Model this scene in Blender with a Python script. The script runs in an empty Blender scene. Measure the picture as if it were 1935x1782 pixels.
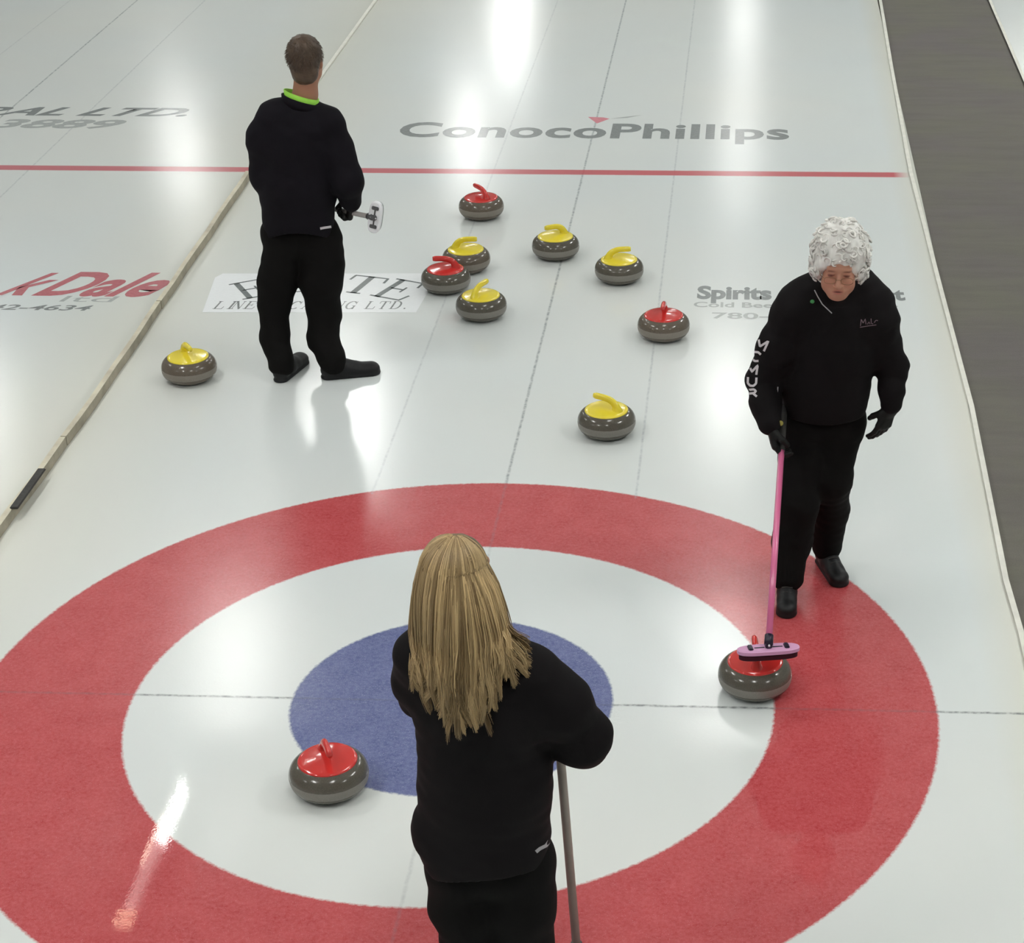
import bpy, bmesh, math, random
import numpy as np
from mathutils import Vector, Matrix

C = bpy.context.scene.collection
random.seed(7)
RNG = np.random.default_rng(7)
PI = math.pi

# ------------------------------------------------------------------ camera
IW, IH = 1935.0, 1782.0
CAM = np.array([1.0776, -6.2241, 4.0965])
YAW, PITCH, ROLL = -0.05588822, 0.49755428, -0.00931154
FOC, CX, CY = 3724.067, 246.7, 129.4
_f = np.array([math.sin(YAW)*math.cos(PITCH), math.cos(YAW)*math.cos(PITCH), -math.sin(PITCH)])
_r0 = np.array([math.cos(YAW), -math.sin(YAW), 0.0]); _u0 = np.cross(_r0, _f)
CR = _r0*math.cos(ROLL)+_u0*math.sin(ROLL); CU = -_r0*math.sin(ROLL)+_u0*math.cos(ROLL); CF = _f
cd = bpy.data.cameras.new('camera'); cam = bpy.data.objects.new('camera', cd); C.objects.link(cam)
cd.sensor_fit = 'HORIZONTAL'; cd.sensor_width = 36.0; cd.lens = FOC/IW*36.0
cd.shift_x = -CX/IW; cd.shift_y = CY/IW; cd.clip_end = 200
M3 = Matrix([[CR[i], CU[i], -CF[i]] for i in range(3)]).to_4x4()
cam.matrix_world = Matrix.Translation(Vector(CAM)) @ M3
bpy.context.scene.camera = cam
vs = bpy.context.scene.view_settings
vs.view_transform = 'Standard'; vs.look = 'None'; vs.gamma = 1.0; vs.use_curve_mapping = False
vs.exposure = 0.60

def ray(px, py):
    return CF + CR*(px-IW/2-CX)/FOC + CU*(IH/2+CY-py)/FOC
def at(px, py, Y):
    d = ray(px, py); return CAM + d*((Y-CAM[1])/d[1])
def gnd(px, py, z=0.0):
    d = ray(px, py); return CAM + d*((z-CAM[2])/d[2])

# ------------------------------------------------------------------ world (dim grey fill of the big hall) and lamps
w = bpy.data.worlds.new('world'); bpy.context.scene.world = w; w.use_nodes = True
w.node_tree.nodes['Background'].inputs[0].default_value = (0.80, 0.86, 0.88, 1)
w.node_tree.nodes['Background'].inputs[1].default_value = 0.30
LAMP_Z = 5.0
LAMP_STRENGTH = 17.0
# (x, y, width, length, strength factor)
LAMPS = [(-3.32, 8.3, .5, 1.4, .55), (-3.22, 13.0, .5, 2.2, .9), (-3.2, 23.2, .42, 2.6, .6), (-3.3, 30.5, .42, 4.4, .7),
         (0.95, 8.3, .5, 1.4, .55), (0.92, 13.8, .5, 1.4, .6), (0.95, 22.3, .5, 2.2, .28), (0.98, 30.5, .5, 4.4, .25),
         (-7.4, 5.0, .5, 1.4, .8), (-7.4, 13.0, .5, 1.4, .8), (-7.4, 22.3, .5, 1.4, .8),
         (5.2, 1.0, .5, 1.8, 1.6), (5.2, 8.0, .5, 1.8, 1.6), (5.2, 14.5, .5, 1.8, 1.6), (5.2, 23, .5, 1.8, 1),
         (-7.4, -3.5, .5, 1.4, .8), (-3.2, -3.2, .5, 1.4, 1.6), (0.95, -3.2, .5, 1.4, 1), (5.2, -3.5, .5, 1.4, 1),  # near-end lamps, unseen, added strong to brighten front-facing surfaces
         (-3.2, 1.6, .5, 1.4, 1.2), (0.95, 2.2, .5, 1.4, .5)]

# ------------------------------------------------------------------ generic helpers
def setp(o, label=None, cat=None, group=None, kind=None):
    if label: o['label'] = label
    if cat: o['category'] = cat
    if group: o['group'] = group
    if kind: o['kind'] = kind
    return o
def link(name, me, mats=None, parent=None, smooth=True):
    o = bpy.data.objects.new(name, me); C.objects.link(o)
    if mats is not None:
        for m in (mats if isinstance(mats, (list, tuple)) else [mats]): me.materials.append(m)
    if smooth and len(me.polygons): me.polygons.foreach_set('use_smooth', [True]*len(me.polygons))
    if parent is not None:
        o.parent = parent
        bpy.context.view_layer.update()
        o.matrix_parent_inverse = parent.matrix_world.inverted()
    return o
def mesh(name, V, F, mats=None, parent=None, smooth=True):
    me = bpy.data.meshes.new(name); V = np.asarray(V, dtype=float)
    if isinstance(F, np.ndarray) and F.ndim == 2:
        me.vertices.add(len(V)); me.vertices.foreach_set('co', V.ravel())
        n = F.shape[1]; me.loops.add(F.size); me.loops.foreach_set('vertex_index', F.ravel().astype(np.int32))
        me.polygons.add(len(F)); me.polygons.foreach_set('loop_start', np.arange(0, F.size, n, dtype=np.int32))
        me.polygons.foreach_set('loop_total', np.full(len(F), n, dtype=np.int32)); me.update(calc_edges=True)
    else:
        me.from_pydata([tuple(v) for v in V], [], [tuple(f) for f in F]); me.update()
    me.validate()
    return link(name, me, mats, parent, smooth)
def empty(name, loc, rz=0.0):
    o = bpy.data.objects.new(name, None); C.objects.link(o); o.location = loc; o.rotation_euler = (0, 0, rz)
    o.empty_display_size = .1
    bpy.context.view_layer.update(); return o
def box(name, lo, hi, mats, parent=None, bev=0.0):
    bm = bmesh.new(); bmesh.ops.create_cube(bm, size=1.0)
    for v in bm.verts: v.co = Vector([(lo[i]+hi[i])/2+v.co[i]*(hi[i]-lo[i]) for i in range(3)])
    if bev: bmesh.ops.bevel(bm, geom=bm.edges[:], offset=bev, segments=2, affect='EDGES')
    me = bpy.data.meshes.new(name); bm.to_mesh(me); bm.free()
    return link(name, me, mats, parent, smooth=False)
def norm(v):
    v = np.asarray(v, float); return v/np.linalg.norm(v)
def frame_z(d, hint=(0, 0, 1)):
    z = norm(d); h = np.asarray(hint, float)
    if abs(z @ norm(h)) > .98: h = np.array([1., 0, 0])
    x = norm(np.cross(h, z)); y = np.cross(z, x); return x, y, z
def sweep(pts, rad, n=12, flat=None, up=(0, 0, 1), cap=True):
    """tube through pts; rad per point; flat=(a,b) multipliers for the two cross axes"""
    pts = np.asarray(pts, float); V = []; F = []
    fa = flat or (1, 1)
    for i, p in enumerate(pts):
        d = pts[min(i+1, len(pts)-1)]-pts[max(i-1, 0)]
        x, y, z = frame_z(d, up)
        r = rad[i] if hasattr(rad, '__len__') else rad
        for k in range(n):
            a = 2*PI*k/n; V.append(p+x*math.cos(a)*r*fa[0]+y*math.sin(a)*r*fa[1])
    for i in range(len(pts)-1):
        for k in range(n):
            F.append((i*n+k, i*n+(k+1) % n, (i+1)*n+(k+1) % n, (i+1)*n+k))
    if cap:
        F.append(tuple(range(n))[::-1]); F.append(tuple(range((len(pts)-1)*n, len(pts)*n)))
    return V, F
def lathe(prof, n=64):
    V = []; F = []
    for r, z in prof:
        for k in range(n):
            a = 2*PI*k/n; V.append((r*math.cos(a), r*math.sin(a), z))
    for i in range(len(prof)-1):
        for k in range(n):
            F.append((i*n+k, i*n+(k+1) % n, (i+1)*n+(k+1) % n, (i+1)*n+k))
    F.append(tuple(range(n))[::-1]); F.append(tuple(range((len(prof)-1)*n, len(prof)*n)))
    return V, F
def merge(parts):
    V = []; F = []
    for v, f in parts:
        o = len(V); V += list(v); F += [tuple(i+o for i in q) for q in f]
    return V, F
def spline(P, n):
    """Catmull-Rom through P (any dimension), n samples per span"""
    P = np.asarray(P, float); Q = np.vstack([2*P[0]-P[1], P, 2*P[-1]-P[-2]]); out = []
    for i in range(1, len(Q)-2):
        for k in range(n):
            t = k/n; a, b, c, d = Q[i-1], Q[i], Q[i+1], Q[i+2]
            out.append(.5*((2*b)+(c-a)*t+(2*a-5*b+4*c-d)*t*t+(3*b-a-3*c+d)*t**3))
    out.append(P[-1]); return np.array(out)

# ------------------------------------------------------------------ material helpers
def srgb(r, g, b):
    f = lambda c: (c/255/12.92 if c/255 <= .04045 else ((c/255+.055)/1.055)**2.4)
    return (f(r), f(g), f(b), 1.0)
class N:
    def __init__(s, name):
        s.m = bpy.data.materials.new(name); s.m.use_nodes = True; s.t = s.m.node_tree
        s.b = s.t.nodes['Principled BSDF']
    def n(s, typ, **kw):
        x = s.t.nodes.new('ShaderNode'+typ)
        for k, v in kw.items():
            if k[0] == 'i' and k[1:].isdigit(): s.put(x.inputs[int(k[1:])], v)
            else: setattr(x, k, v)
        return x
    def put(s, inp, v):
        if isinstance(v, bpy.types.NodeSocket): s.t.links.new(v, inp)
        elif v is not None: inp.default_value = v
    def set(s, name, v): s.put(s.b.inputs[name], v)
    def math(s, op, a, b=None, c=None, clamp=False):
        x = s.t.nodes.new('ShaderNodeMath'); x.operation = op; x.use_clamp = clamp
        s.put(x.inputs[0], a); s.put(x.inputs[1], b); s.put(x.inputs[2], c); return x.outputs[0]
    def mix(s, fac, a, b, mode='MIX'):
        x = s.t.nodes.new('ShaderNodeMix'); x.data_type = 'RGBA'; x.blend_type = mode
        s.put(x.inputs[0], fac); s.put(x.inputs[6], a); s.put(x.inputs[7], b); return x.outputs[2]
    def noise(s, scale, detail=3, rough=.5, vec=None):
        x = s.n('TexNoise'); x.inputs['Scale'].default_value = scale; x.inputs['Detail'].default_value = detail
        x.inputs['Roughness'].default_value = rough
        if vec is not None: s.put(x.inputs['Vector'], vec)
        return x.outputs['Fac']
    def pos(s): return s.n('NewGeometry').outputs['Position']
    def obj(s): return s.n('TexCoord').outputs['Object']
    def ramp(s, fac, a, b, lo=0., hi=1.):
        x = s.n('MapRange'); s.put(x.inputs[0], fac); x.inputs[1].default_value = a; x.inputs[2].default_value = b
        x.inputs[3].default_value = lo; x.inputs[4].default_value = hi; return x.outputs[0]
    def bump(s, h, strength, dist):
        x = s.n('Bump'); x.inputs['Strength'].default_value = strength; x.inputs['Distance'].default_value = dist
        s.put(x.inputs['Height'], h); s.set('Normal', x.outputs['Normal'])
def plain(name, col, rough=.5, spec=.5, var=0.0, scale=30, bump=0.0, metal=0.0, coat=0.0):
    k = N(name)
    if var:
        nz = k.noise(scale, 4, .6, k.obj())
        dark = tuple(c*(1-var) for c in col[:3])+(1,); light = tuple(min(1, c*(1+var)) for c in col[:3])+(1,)
        k.set('Base Color', k.mix(k.ramp(nz, .3, .7), dark, light))
        if bump: k.bump(nz, bump, .002)
    else: k.set('Base Color', col)
    k.set('Roughness', rough); k.set('Specular IOR Level', spec); k.set('Metallic', metal); k.set('Coat Weight', coat)
    return k.m

ICE = (0.73, 0.765, 0.755, 1)
def ice_surface(k, col):
    """pebbled clear ice over whatever is painted below it"""
    p = k.pos()
    k.set('Base Color', col); k.set('IOR', 1.42)
    sx = k.n('SeparateXYZ', i0=p)
    big = k.noise(.9, 2, .5, p)
    # scraped, wetter ice close to the tee's near side is smoother than the freshly pebbled run
    near = k.ramp(sx.outputs[1], -.62, -.05, 0, 1)
    k.set('Roughness', k.math('ADD', k.math('MULTIPLY', near, .165), k.ramp(big, .3, .7, .012, .030)))
    k.set('Specular IOR Level', .72)
    pe = k.n('TexVoronoi', feature='SMOOTH_F1'); pe.inputs['Scale'].default_value = 140
    k.put(pe.inputs['Vector'], p)
    h = k.math('ADD', pe.outputs['Distance'], k.noise(30, 3, .6, p))
    x = k.n('Bump'); k.put(x.inputs['Strength'], k.math('ADD', k.math('MULTIPLY', near, .09), .02)); x.inputs['Distance'].default_value = .0010
    k.put(x.inputs['Height'], h); k.set('Normal', x.outputs['Normal'])

def ice_material(name, pitch_wrap=True, painted=True):
    k = N(name); p = k.pos(); s = k.n('SeparateXYZ', i0=p); X, Y = s.outputs[0], s.outputs[1]
    base = k.mix(k.ramp(k.noise(.35, 3, .5, p), .35, .65), (0.70, 0.745, 0.745, 1), (0.745, 0.765, 0.735, 1))
    # yellowish dirty ice towards the left dividers and the sheet edges
    ed = k.math('ADD', k.ramp(k.math('ABSOLUTE', k.math('SUBTRACT', X, 2.2)), .18, .02),
                k.ramp(k.math('ABSOLUTE', k.math('ADD', X, 2.22)), .75, .05, 0, .8), clamp=True)
    base = k.mix(k.math('MULTIPLY', ed, .75), base, (0.70, 0.69, 0.60, 1))
    if painted:
        xw = k.math('SUBTRACT', X, k.math('MULTIPLY', k.math('ROUND', k.math('DIVIDE', X, 4.335)), 4.335))
        v2 = k.n('CombineXYZ', i0=xw, i1=Y, i2=0.0)
        r = k.n('VectorMath', operation='LENGTH', i0=v2.outputs[0]).outputs['Value']
        rag = k.math('MULTIPLY', k.math('SUBTRACT', k.noise(55, 4, .7, p), .5), .022)
        r = k.math('ADD', r, rag)
        def disc(rad, soft=.006): return k.ramp(r, rad-soft, rad+soft, 1, 0)
        fine = k.noise(62, 5, .8, p); mid = k.noise(9, 4, .6, p)
        red = k.mix(k.ramp(fine, .35, .7), (0.42, 0.040, 0.048, 1), (0.57, 0.120, 0.128, 1))
        red = k.mix(k.ramp(mid, .3, .75, 0, .45), red, (0.62, 0.13, 0.135, 1))
        blue = k.mix(k.ramp(fine, .4, .75), (0.085, 0.105, 0.25, 1), (0.21, 0.235, 0.41, 1))
        blue = k.mix(k.ramp(mid, .35, .75, 0, .5), blue, (0.20, 0.22, 0.41, 1))
        red = k.mix(k.ramp(k.noise(400, 1, .5, p), .70, .76), red, (0.75, 0.5, 0.5, 1))
        blue = k.mix(k.ramp(k.noise(300, 1, .5, p), .66, .74), blue, (0.5, 0.52, 0.66, 1))
        col = k.mix(disc(1.829), base, red)
        col = k.mix(disc(1.219), col, base)
        col = k.mix(disc(.610), col, blue)
        col = k.mix(disc(.152), col, base)
        inring = disc(1.829)
        # ---- lines
        wob = k.math('MULTIPLY', k.math('SUBTRACT', k.noise(14, 4, .7, p), .5), .010)
        brk = k.ramp(k.noise(26, 4, .7, p), .38, .60, .25, 1)
        def line(c, off, wd, soft=.004):
            d = k.math('ABSOLUTE', k.math('ADD', k.math('SUBTRACT', c, off), wob))
            return k.ramp(d, wd/2-soft, wd/2+soft, 1, 0)
        blueor = k.math('SUBTRACT', 1.0, k.math('MULTIPLY', k.math('SUBTRACT', inring, k.math('SUBTRACT', disc(1.219), disc(.61))), .55))
        tee = k.math('MULTIPLY', k.math('MULTIPLY', line(Y, 0, .013), brk), blueor)
        col = k.mix(k.math('MULTIPLY', tee, .82), col, (0.13, 0.14, 0.15, 1))
        cen = k.math('MULTIPLY', k.math('MULTIPLY', line(xw, 0, .012), brk), k.math('SUBTRACT', 1.0, k.math('MULTIPLY', inring, .65)))
        col = k.mix(k.math('MULTIPLY', cen, .75), col, (0.20, 0.22, 0.24, 1))
        sd = k.math('MULTIPLY', k.math('MULTIPLY', k.math('ADD', line(xw, .605, .010), k.math('MULTIPLY', line(xw, -.60, .010), .75)), brk), k.math('GREATER_THAN', Y, 1.70))
        col = k.mix(k.math('MULTIPLY', sd, .50), col, (0.33, 0.36, 0.40, 1))
        hd = k.math('ABSOLUTE', k.math('ADD', k.math('SUBTRACT', Y, 6.40), k.math('MULTIPLY', wob, .6)))
        hog = k.math('MULTIPLY', k.ramp(hd, .044, .058, 1, 0), k.ramp(X, 2.05, 2.16, 1, 0))
        col = k.mix(k.math('MULTIPLY', hog, .92), col, k.mix(k.ramp(X, -4.5, 0.), (0.55, 0.14, 0.17, 1), (0.55, 0.07, 0.09, 1)))
        # small scuffs and frost flecks
        fl = k.ramp(k.noise(7, 8, .75, k.n('Mapping', i0=p, i3=(1, 2.2, 1)).outputs[0]), .70, .73, 0, .55)
        col = k.mix(fl, col, (0.82, 0.83, 0.82, 1))
    else: col = base
    ice_surface(k, col)
    return k.m

def decal_material(name, col, var=.12):
    k = N(name); p = k.pos()
    c = k.mix(k.ramp(k.noise(40, 4, .7, p), .35, .7, 0, 1), col, tuple(x*(1+var)+.03 for x in col[:3])+(1,))
    ice_surface(k, c); return k.m

MAT = {}
MAT['ice'] = ice_material('painted curling ice')
MAT['ice_plain'] = ice_material('plain ice', painted=False)
k = N('charcoal rubber walkway'); p = k.pos()
st = k.noise(3.0, 5, .65, k.n('Mapping', i0=p, i3=(.6, 3.0, 1)).outputs[0])
c_ = k.mix(k.ramp(k.noise(1.3, 4, .6, p), .35, .65), srgb(104, 102, 90), srgb(101, 95, 94))
c_ = k.mix(k.ramp(st, .40, .72, 0, .5), c_, srgb(86, 83, 77))
c_ = k.mix(k.ramp(k.noise(160, 3, .7, p), .4, .7, 0, .35), c_, srgb(116, 114, 105))
k.set('Base Color', c_); k.set('Roughness', .85); k.bump(k.noise(180, 3, .7, p), .4, .003); MAT['carpet'] = k.m
k = N('cream foam divider'); p = k.pos()
nz = k.noise(3.2, 5, .65, k.n('Mapping', i0=p, i3=(1, 1, 6)).outputs[0])
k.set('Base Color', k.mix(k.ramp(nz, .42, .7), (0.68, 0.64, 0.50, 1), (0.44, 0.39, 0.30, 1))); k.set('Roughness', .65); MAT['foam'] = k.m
MAT['foam_side'] = plain('brownish foam side', (0.42, 0.385, 0.30, 1), .7, .3, .22, 9)  # vertical sides darker and browner than the top
MAT['edge'] = plain('white edge board', (0.74, 0.73, 0.66, 1), .5, .4, .08, 12)
MAT['rubber'] = plain('black rubber', (0.055, 0.053, 0.050, 1), .7, .3, .2, 60)
MAT['ceiling'] = plain('white ceiling panel', (0.74, 0.76, 0.76, 1), .8, .2)
MAT['wall'] = plain('pale painted wall', (0.66, 0.68, 0.67, 1), .8, .2)
MAT['lampbody'] = plain('white lamp housing', (0.8, 0.8, 0.8, 1), .5)
def emit(name, s, col=(1, 1, .97, 1)):
    k = N(name); k.set('Base Color', (0.8, 0.8, 0.8, 1)); k.set('Emission Color', col); k.set('Emission Strength', s); return k.m

# ------------------------------------------------------------------ the rink
def slab(name, x0, x1, y0, y1, z0, z1, m):
    o = box(name, (x0, y0, z0), (x1, y1, z1), m); o['kind'] = 'structure'; return o
floor = slab('floor', -14.0, 2.20, -9.0, 42.0, -.12, 0.0, MAT['ice'])
slab('floor', 2.20, 3.17, -9.0, 42.0, -.14, -.012, MAT['carpet'])
slab('floor', 3.17, 12.0, -9.0, 42.0, -.12, .0, MAT['ice_plain'])
slab('ceiling', -14.2, 12.2, -9.2, 42.2, LAMP_Z+.25, LAMP_Z+.40, MAT['ceiling'])
slab('wall_left', -14.2, -14.0, -9.0, 42.0, -.12, LAMP_Z+.25, MAT['wall'])
slab('wall_right', 12.0, 12.2, -9.0, 42.0, -.12, LAMP_Z+.25, MAT['wall'])
slab('wall_far', -14.2, 12.2, 42.0, 42.2, -.12, LAMP_Z+.25, MAT['wall'])
slab('wall_near', -14.2, 12.2, -9.2, -9.0, -.12, LAMP_Z+.25, MAT['wall'])

def rail(name, pts, w0, h, mats, z0=0.0, parent=None):
    """bar following pts = [(x_left, x_right, y)]; separate material on the vertical sides"""
    V = []; F = []; mi = []
    for x0, x1, y in pts: V += [(x0, y, z0), (x0, y, z0+h), (x1, y, z0+h), (x1, y, z0)]
    for i in range(len(pts)-1):
        a = i*4; b = a+4
        F += [(a, b, b+1, a+1), (a+1, b+1, b+2, a+2), (a+2, b+2, b+3, a+3)]; mi += [1, 0, 1]
    F += [(0, 1, 2, 3), (len(V)-1, len(V)-2, len(V)-3, len(V)-4)]; mi += [1, 1]
    o = mesh(name, V, F, mats, parent, smooth=False); o.data.polygons.foreach_set('material_index', mi); return o

# right-hand edge board between ice and walkway
ys = [-9, -3, .57, 1.0, 2.74, 4.5, 6.43, 9, 11.3, 20, 42]; xs = [2.215, 2.212, 2.214, 2.200, 2.222, 2.196, 2.172, 2.200, 2.234, 2.24, 2.25]
o = rail('trim_1', [(x-.020, x+.004, y) for x, y in zip(xs, ys)], .02, .016, [MAT['edge'], MAT['edge']], z0=-.004); o['kind'] = 'structure'
o = rail('trim_2', [(3.165, 3.19, y) for y in (-9, 42)], .02, .012, [MAT['edge'], MAT['rubber']], z0=-.006); o['kind'] = 'structure'

# foam dividers on the left side line, laid end to end
segs = [(-5.2, -1.30), (-1.30, .93), (.93, 2.15), (2.15, 3.90), (3.90, 6.22)]
def xdiv(y):
    return float(np.interp(y, [-6, 1.5, 1.9, 2.8, 3.6, 4.6, 6.24, 9, 42], [-2.175, -2.172, -2.165, -2.160, -2.172, -2.182, -2.204, -2.205, -2.21]))
lab = ['cream foam divider strip at the bottom left beyond the frame edge', 'cream foam divider strip below the one with the black pad',
       'grubby cream foam divider strip carrying the long black pad', 'cream foam divider strip left of the lone yellow-capped stone',
       'cream foam divider strip running up to the red line beside the standing man']
for i, (a, b) in enumerate(segs):
    n = 9; pts = []
    for j in range(n):
        y = a+.004+(b-a-.008)*j/(n-1); x = xdiv(y)+.003*math.sin(7*y+i); pts.append((x-.014, x+.014, y))
    o = rail('foam_divider', pts, .028, .050, [MAT['foam'], MAT['foam_side']], z0=0.001)
    setp(o, lab[i], 'divider', 'foam dividers along the side line')
o = rail('foam_divider', [(xdiv(y)-.013, xdiv(y)+.013, y) for y in np.linspace(6.26, 41, 12)], .026, .014, [MAT['edge'], MAT['edge']], z0=.001)
setp(o, 'long white low divider running up the ice beyond the red line, behind the standing man', 'divider', 'foam dividers along the side line')
a = gnd(20, 961, .055); b = gnd(84, 887, .055)
V, F = sweep([(a[0]+.012, a[1], .056), (b[0]-.002, b[1], .056)], 1, 4, flat=(.028, .008))
bm = box('rubber_pad', (min(a[0], b[0])-.004, a[1], .0515), (min(a[0], b[0])+.034, b[1], .0615), MAT['rubber'], bev=.003)
setp(bm, 'long narrow black pad lying along the top of the left foam divider', 'pad')

# ------------------------------------------------------------------ lettering painted under the ice
ZD = .0007
def text_mesh(s, size_x, size_y, x, y, mat, name, shear=0.0, bold=0.0, ang=0.0, z=ZD, spacing=1.0):
    """built-in font, scaled so the string fills size_x by size_y with its lower left corner at x,y"""
    cu = bpy.data.curves.new(name, 'FONT'); cu.body = s; cu.size = 1.0; cu.shear = 0; cu.offset = bold; cu.space_character = spacing; cu.resolution_u = 4
    ob = bpy.data.objects.new(name, cu); C.objects.link(ob); bpy.context.view_layer.update()
    me = bpy.data.meshes.new_from_object(ob.evaluated_get(bpy.context.evaluated_depsgraph_get()))
    bpy.data.objects.remove(ob); bpy.data.curves.remove(cu)
    co = np.zeros(len(me.vertices)*3); me.vertices.foreach_get('co', co); co = co.reshape(-1, 3)
    x0, x1 = co[:, 0].min(), co[:, 0].max(); hh = .70
    u = (co[:, 0]-x0)/(x1-x0)*size_x; v = co[:, 1]/hh*size_y
    u = u+shear*v
    co[:, 0] = x+u*math.cos(ang)-v*math.sin(ang); co[:, 1] = y+u*math.sin(ang)+v*math.cos(ang); co[:, 2] = z
    me.vertices.foreach_set('co', co.ravel()); me.update()
    return link(name, me, mat, floor, smooth=False)
GREY = decal_material('grey lettering under ice', (0.22, 0.235, 0.235, 1))
GREY2 = decal_material('faded grey lettering under ice', (0.40, 0.42, 0.41, 1))
DGREY = decal_material('dark lettering under ice', (0.15, 0.17, 0.17, 1))
PRED = decal_material('faded red lettering under ice', (0.46, 0.13, 0.15, 1))
PINK = decal_material('pink logo mark under ice', (0.62, 0.22, 0.26, 1))
WHITE = decal_material('white vinyl banner under ice', (0.86, 0.885, 0.90, 1), .0)
def quadm(name, P, mat, z=ZD):
    return mesh(name, [(x, y, z) for x, y in P], [tuple(range(len(P)))], mat, floor, smooth=False)
text_mesh('ConocoPhillips', 2.75, .335, -1.375, 7.17, GREY, 'sponsor_lettering', bold=.028, spacing=1.05)
g1, g2, g3 = gnd(1108, 222), gnd(1128, 232), gnd(1215, 221)
quadm('sponsor_mark', [tuple(gnd(*q)[:2]) for q in ((1111, 221), (1128, 233.5), (1152, 224.5), (1140, 222))], PINK)
quadm('sponsor_swoosh', [tuple(gnd(*q)[:2]) for q in ((1152, 224.5), (1185, 223), (1214, 217.5), (1180, 221))], GREY2)
text_mesh('GENERAL LTD.', 2.62, .20, -5.62, 7.62, GREY, 'sponsor_lettering', shear=.7, bold=.03)
text_mesh('743-3889', 1.75, .20, -5.20, 7.31, GREY2, 'sponsor_lettering', shear=.5, bold=.035)
text_mesh('Dale', .66, .36, -2.96, 4.10, PRED, 'sponsor_lettering', shear=.45, bold=.03)
text_mesh('k', .16, .34, -3.17, 4.10, PRED, 'sponsor_lettering', shear=.6, bold=.03)
text_mesh('ltd', .30, .09, -2.78, 4.00, GREY2, 'sponsor_lettering', shear=.3)
text_mesh('542-4634', .66, .075, -3.24, 3.87, GREY, 'sponsor_lettering', shear=.4, bold=.02)
text_mesh('Spirits', .42, .185, .815, 4.16, GREY, 'sponsor_lettering', bold=.045)
text_mesh('st', .115, .165, 1.868, 4.17, GREY, 'sponsor_lettering', bold=.045)
text_mesh('Cold Bee', .44, .075, .80, 4.03, GREY2, 'sponsor_lettering', bold=.02)
text_mesh('r', .03, .075, 1.905, 4.03, GREY2, 'sponsor_lettering', bold=.03)
text_mesh('780-', .31, .085, .905, 3.865, GREY2, 'sponsor_lettering', bold=.02)

# serif capitals drawn as thick and thin strokes on a 1x1 box: (x0,y0,x1,y1,width)
T, t_ = .17, .055
SER = {
 'E': [(.22, 0, .22, 1, T), (.0, .98, .85, .98, t_), (.0, .02, .9, .02, t_), (.22, .52, .62, .52, t_), (.85, 1, .9, .72, .07), (.9, 0, 1, .3, .07), (.62, .38, .62, .66, .06)],
 'L': [(.24, 0, .24, 1, T), (.05, .98, .45, .98, t_), (.05, .02, .9, .02, t_), (.9, 0, .96, .32, .08)],
 'I': [(.5, 0, .5, 1, T+.06), (.25, .98, .75, .98, t_), (.25, .02, .75, .02, t_)],
 'T': [(.5, 0, .5, 1, T), (.02, .97, .98, .97, t_), (.3, .02, .7, .02, t_), (.04, .97, .02, .7, .07), (.96, .97, .98, .7, .07)],
 'N': [(.15, 0, .15, 1, .07), (.85, 0, .85, 1, .07), (.15, 1, .85, 0, T), (.0, .98, .28, .98, t_), (.72, .98, 1, .98, t_), (.0, .02, .3, .02, t_)],
 'A': [(.12, 0, .5, 1, .07), (.5, 1, .86, 0, T), (.28, .36, .74, .36, t_), (0, .02, .28, .02, t_), (.68, .02, 1, .02, t_)],
 'O': 'O', 'C': 'C', 'G': 'G', 'D': [(.2, 0, .2, 1, T), (.02, .98, .5, .98, t_), (.02, .02, .5, .02, t_)], '.': [(.3, 0, .3, .14, .16)], ' ': []}
def glyph_polys(ch):
    out = []
    def strip(P, W):
        P = np.array(P, float); W = np.asarray(W)
        d = np.gradient(P, axis=0); nrm = np.stack([-d[:, 1], d[:, 0]], 1); nrm /= np.linalg.norm(nrm, axis=1)[:, None]+1e-9
        L = P+nrm*W[:, None]/2; R = P-nrm*W[:, None]/2
        for i in range(len(P)-1): out.append([L[i], L[i+1], R[i+1], R[i]])
    g = SER[ch]
    if isinstance(g, str) or ch == 'D':
        if ch == 'D':
            A = np.linspace(PI/2, -PI/2, 14); strip([(.5+.42*math.cos(a), .5+.48*math.sin(a)) for a in A], [t_+.12*math.cos(a) for a in A])
        else:
            a0, a1 = (0, 2*PI) if ch == 'O' else (.22*PI, 1.75*PI)
            A = np.linspace(a0, a1, 26); strip([(.5+.42*math.cos(a), .5+.48*math.sin(a)) for a in A], [t_+.12*abs(math.cos(a)) for a in A])
            if ch != 'O': strip([(.88, .62), (.90, 1.0)], np.array([.07, .05]))
            if ch == 'G': strip([(.84, .0), (.84, .42)], np.array([.15, .15])); strip([(.62, .42), (1.0, .42)], np.array([.05, .05]))
    if not isinstance(g, str):
        for x0, y0, x1, y1, wd in g: strip([(x0, y0), (x1, y1)], np.array([wd, wd]))
    return out
def serif_text(name, items, mat, z):
    """items: (char, origin, ux, uy) with ux,uy the letter box axes on the ice"""
    V = []; F = []
    for j, (ch, o_, ux, uy) in enumerate(items):
        for q in glyph_polys(ch):
            b0 = len(V)
            for (a, b) in q: V.append((o_[0]+a*ux[0]+b*uy[0], o_[1]+a*ux[1]+b*uy[1], z))
            F.append((b0, b0+1, b0+2, b0+3))
    return mesh(name, V, F, mat, floor, smooth=False)
quadm('sponsor_banner', [(-1.925, 3.865), (-.735, 3.90), (-.695, 4.505), (-1.955, 4.465), (-1.985, 4.40)], WHITE, ZD)
def fan(ch, cx, cy, ang, wd, ht, sh=0.0):
    ux = (wd*math.cos(ang), wd*math.sin(ang)); uy = (-ht*math.sin(ang)+sh, ht*math.cos(ang))
    return (ch, (cx-ux[0]/2-uy[0]/2, cy-ux[1]/2-uy[1]/2), ux, uy)
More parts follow.
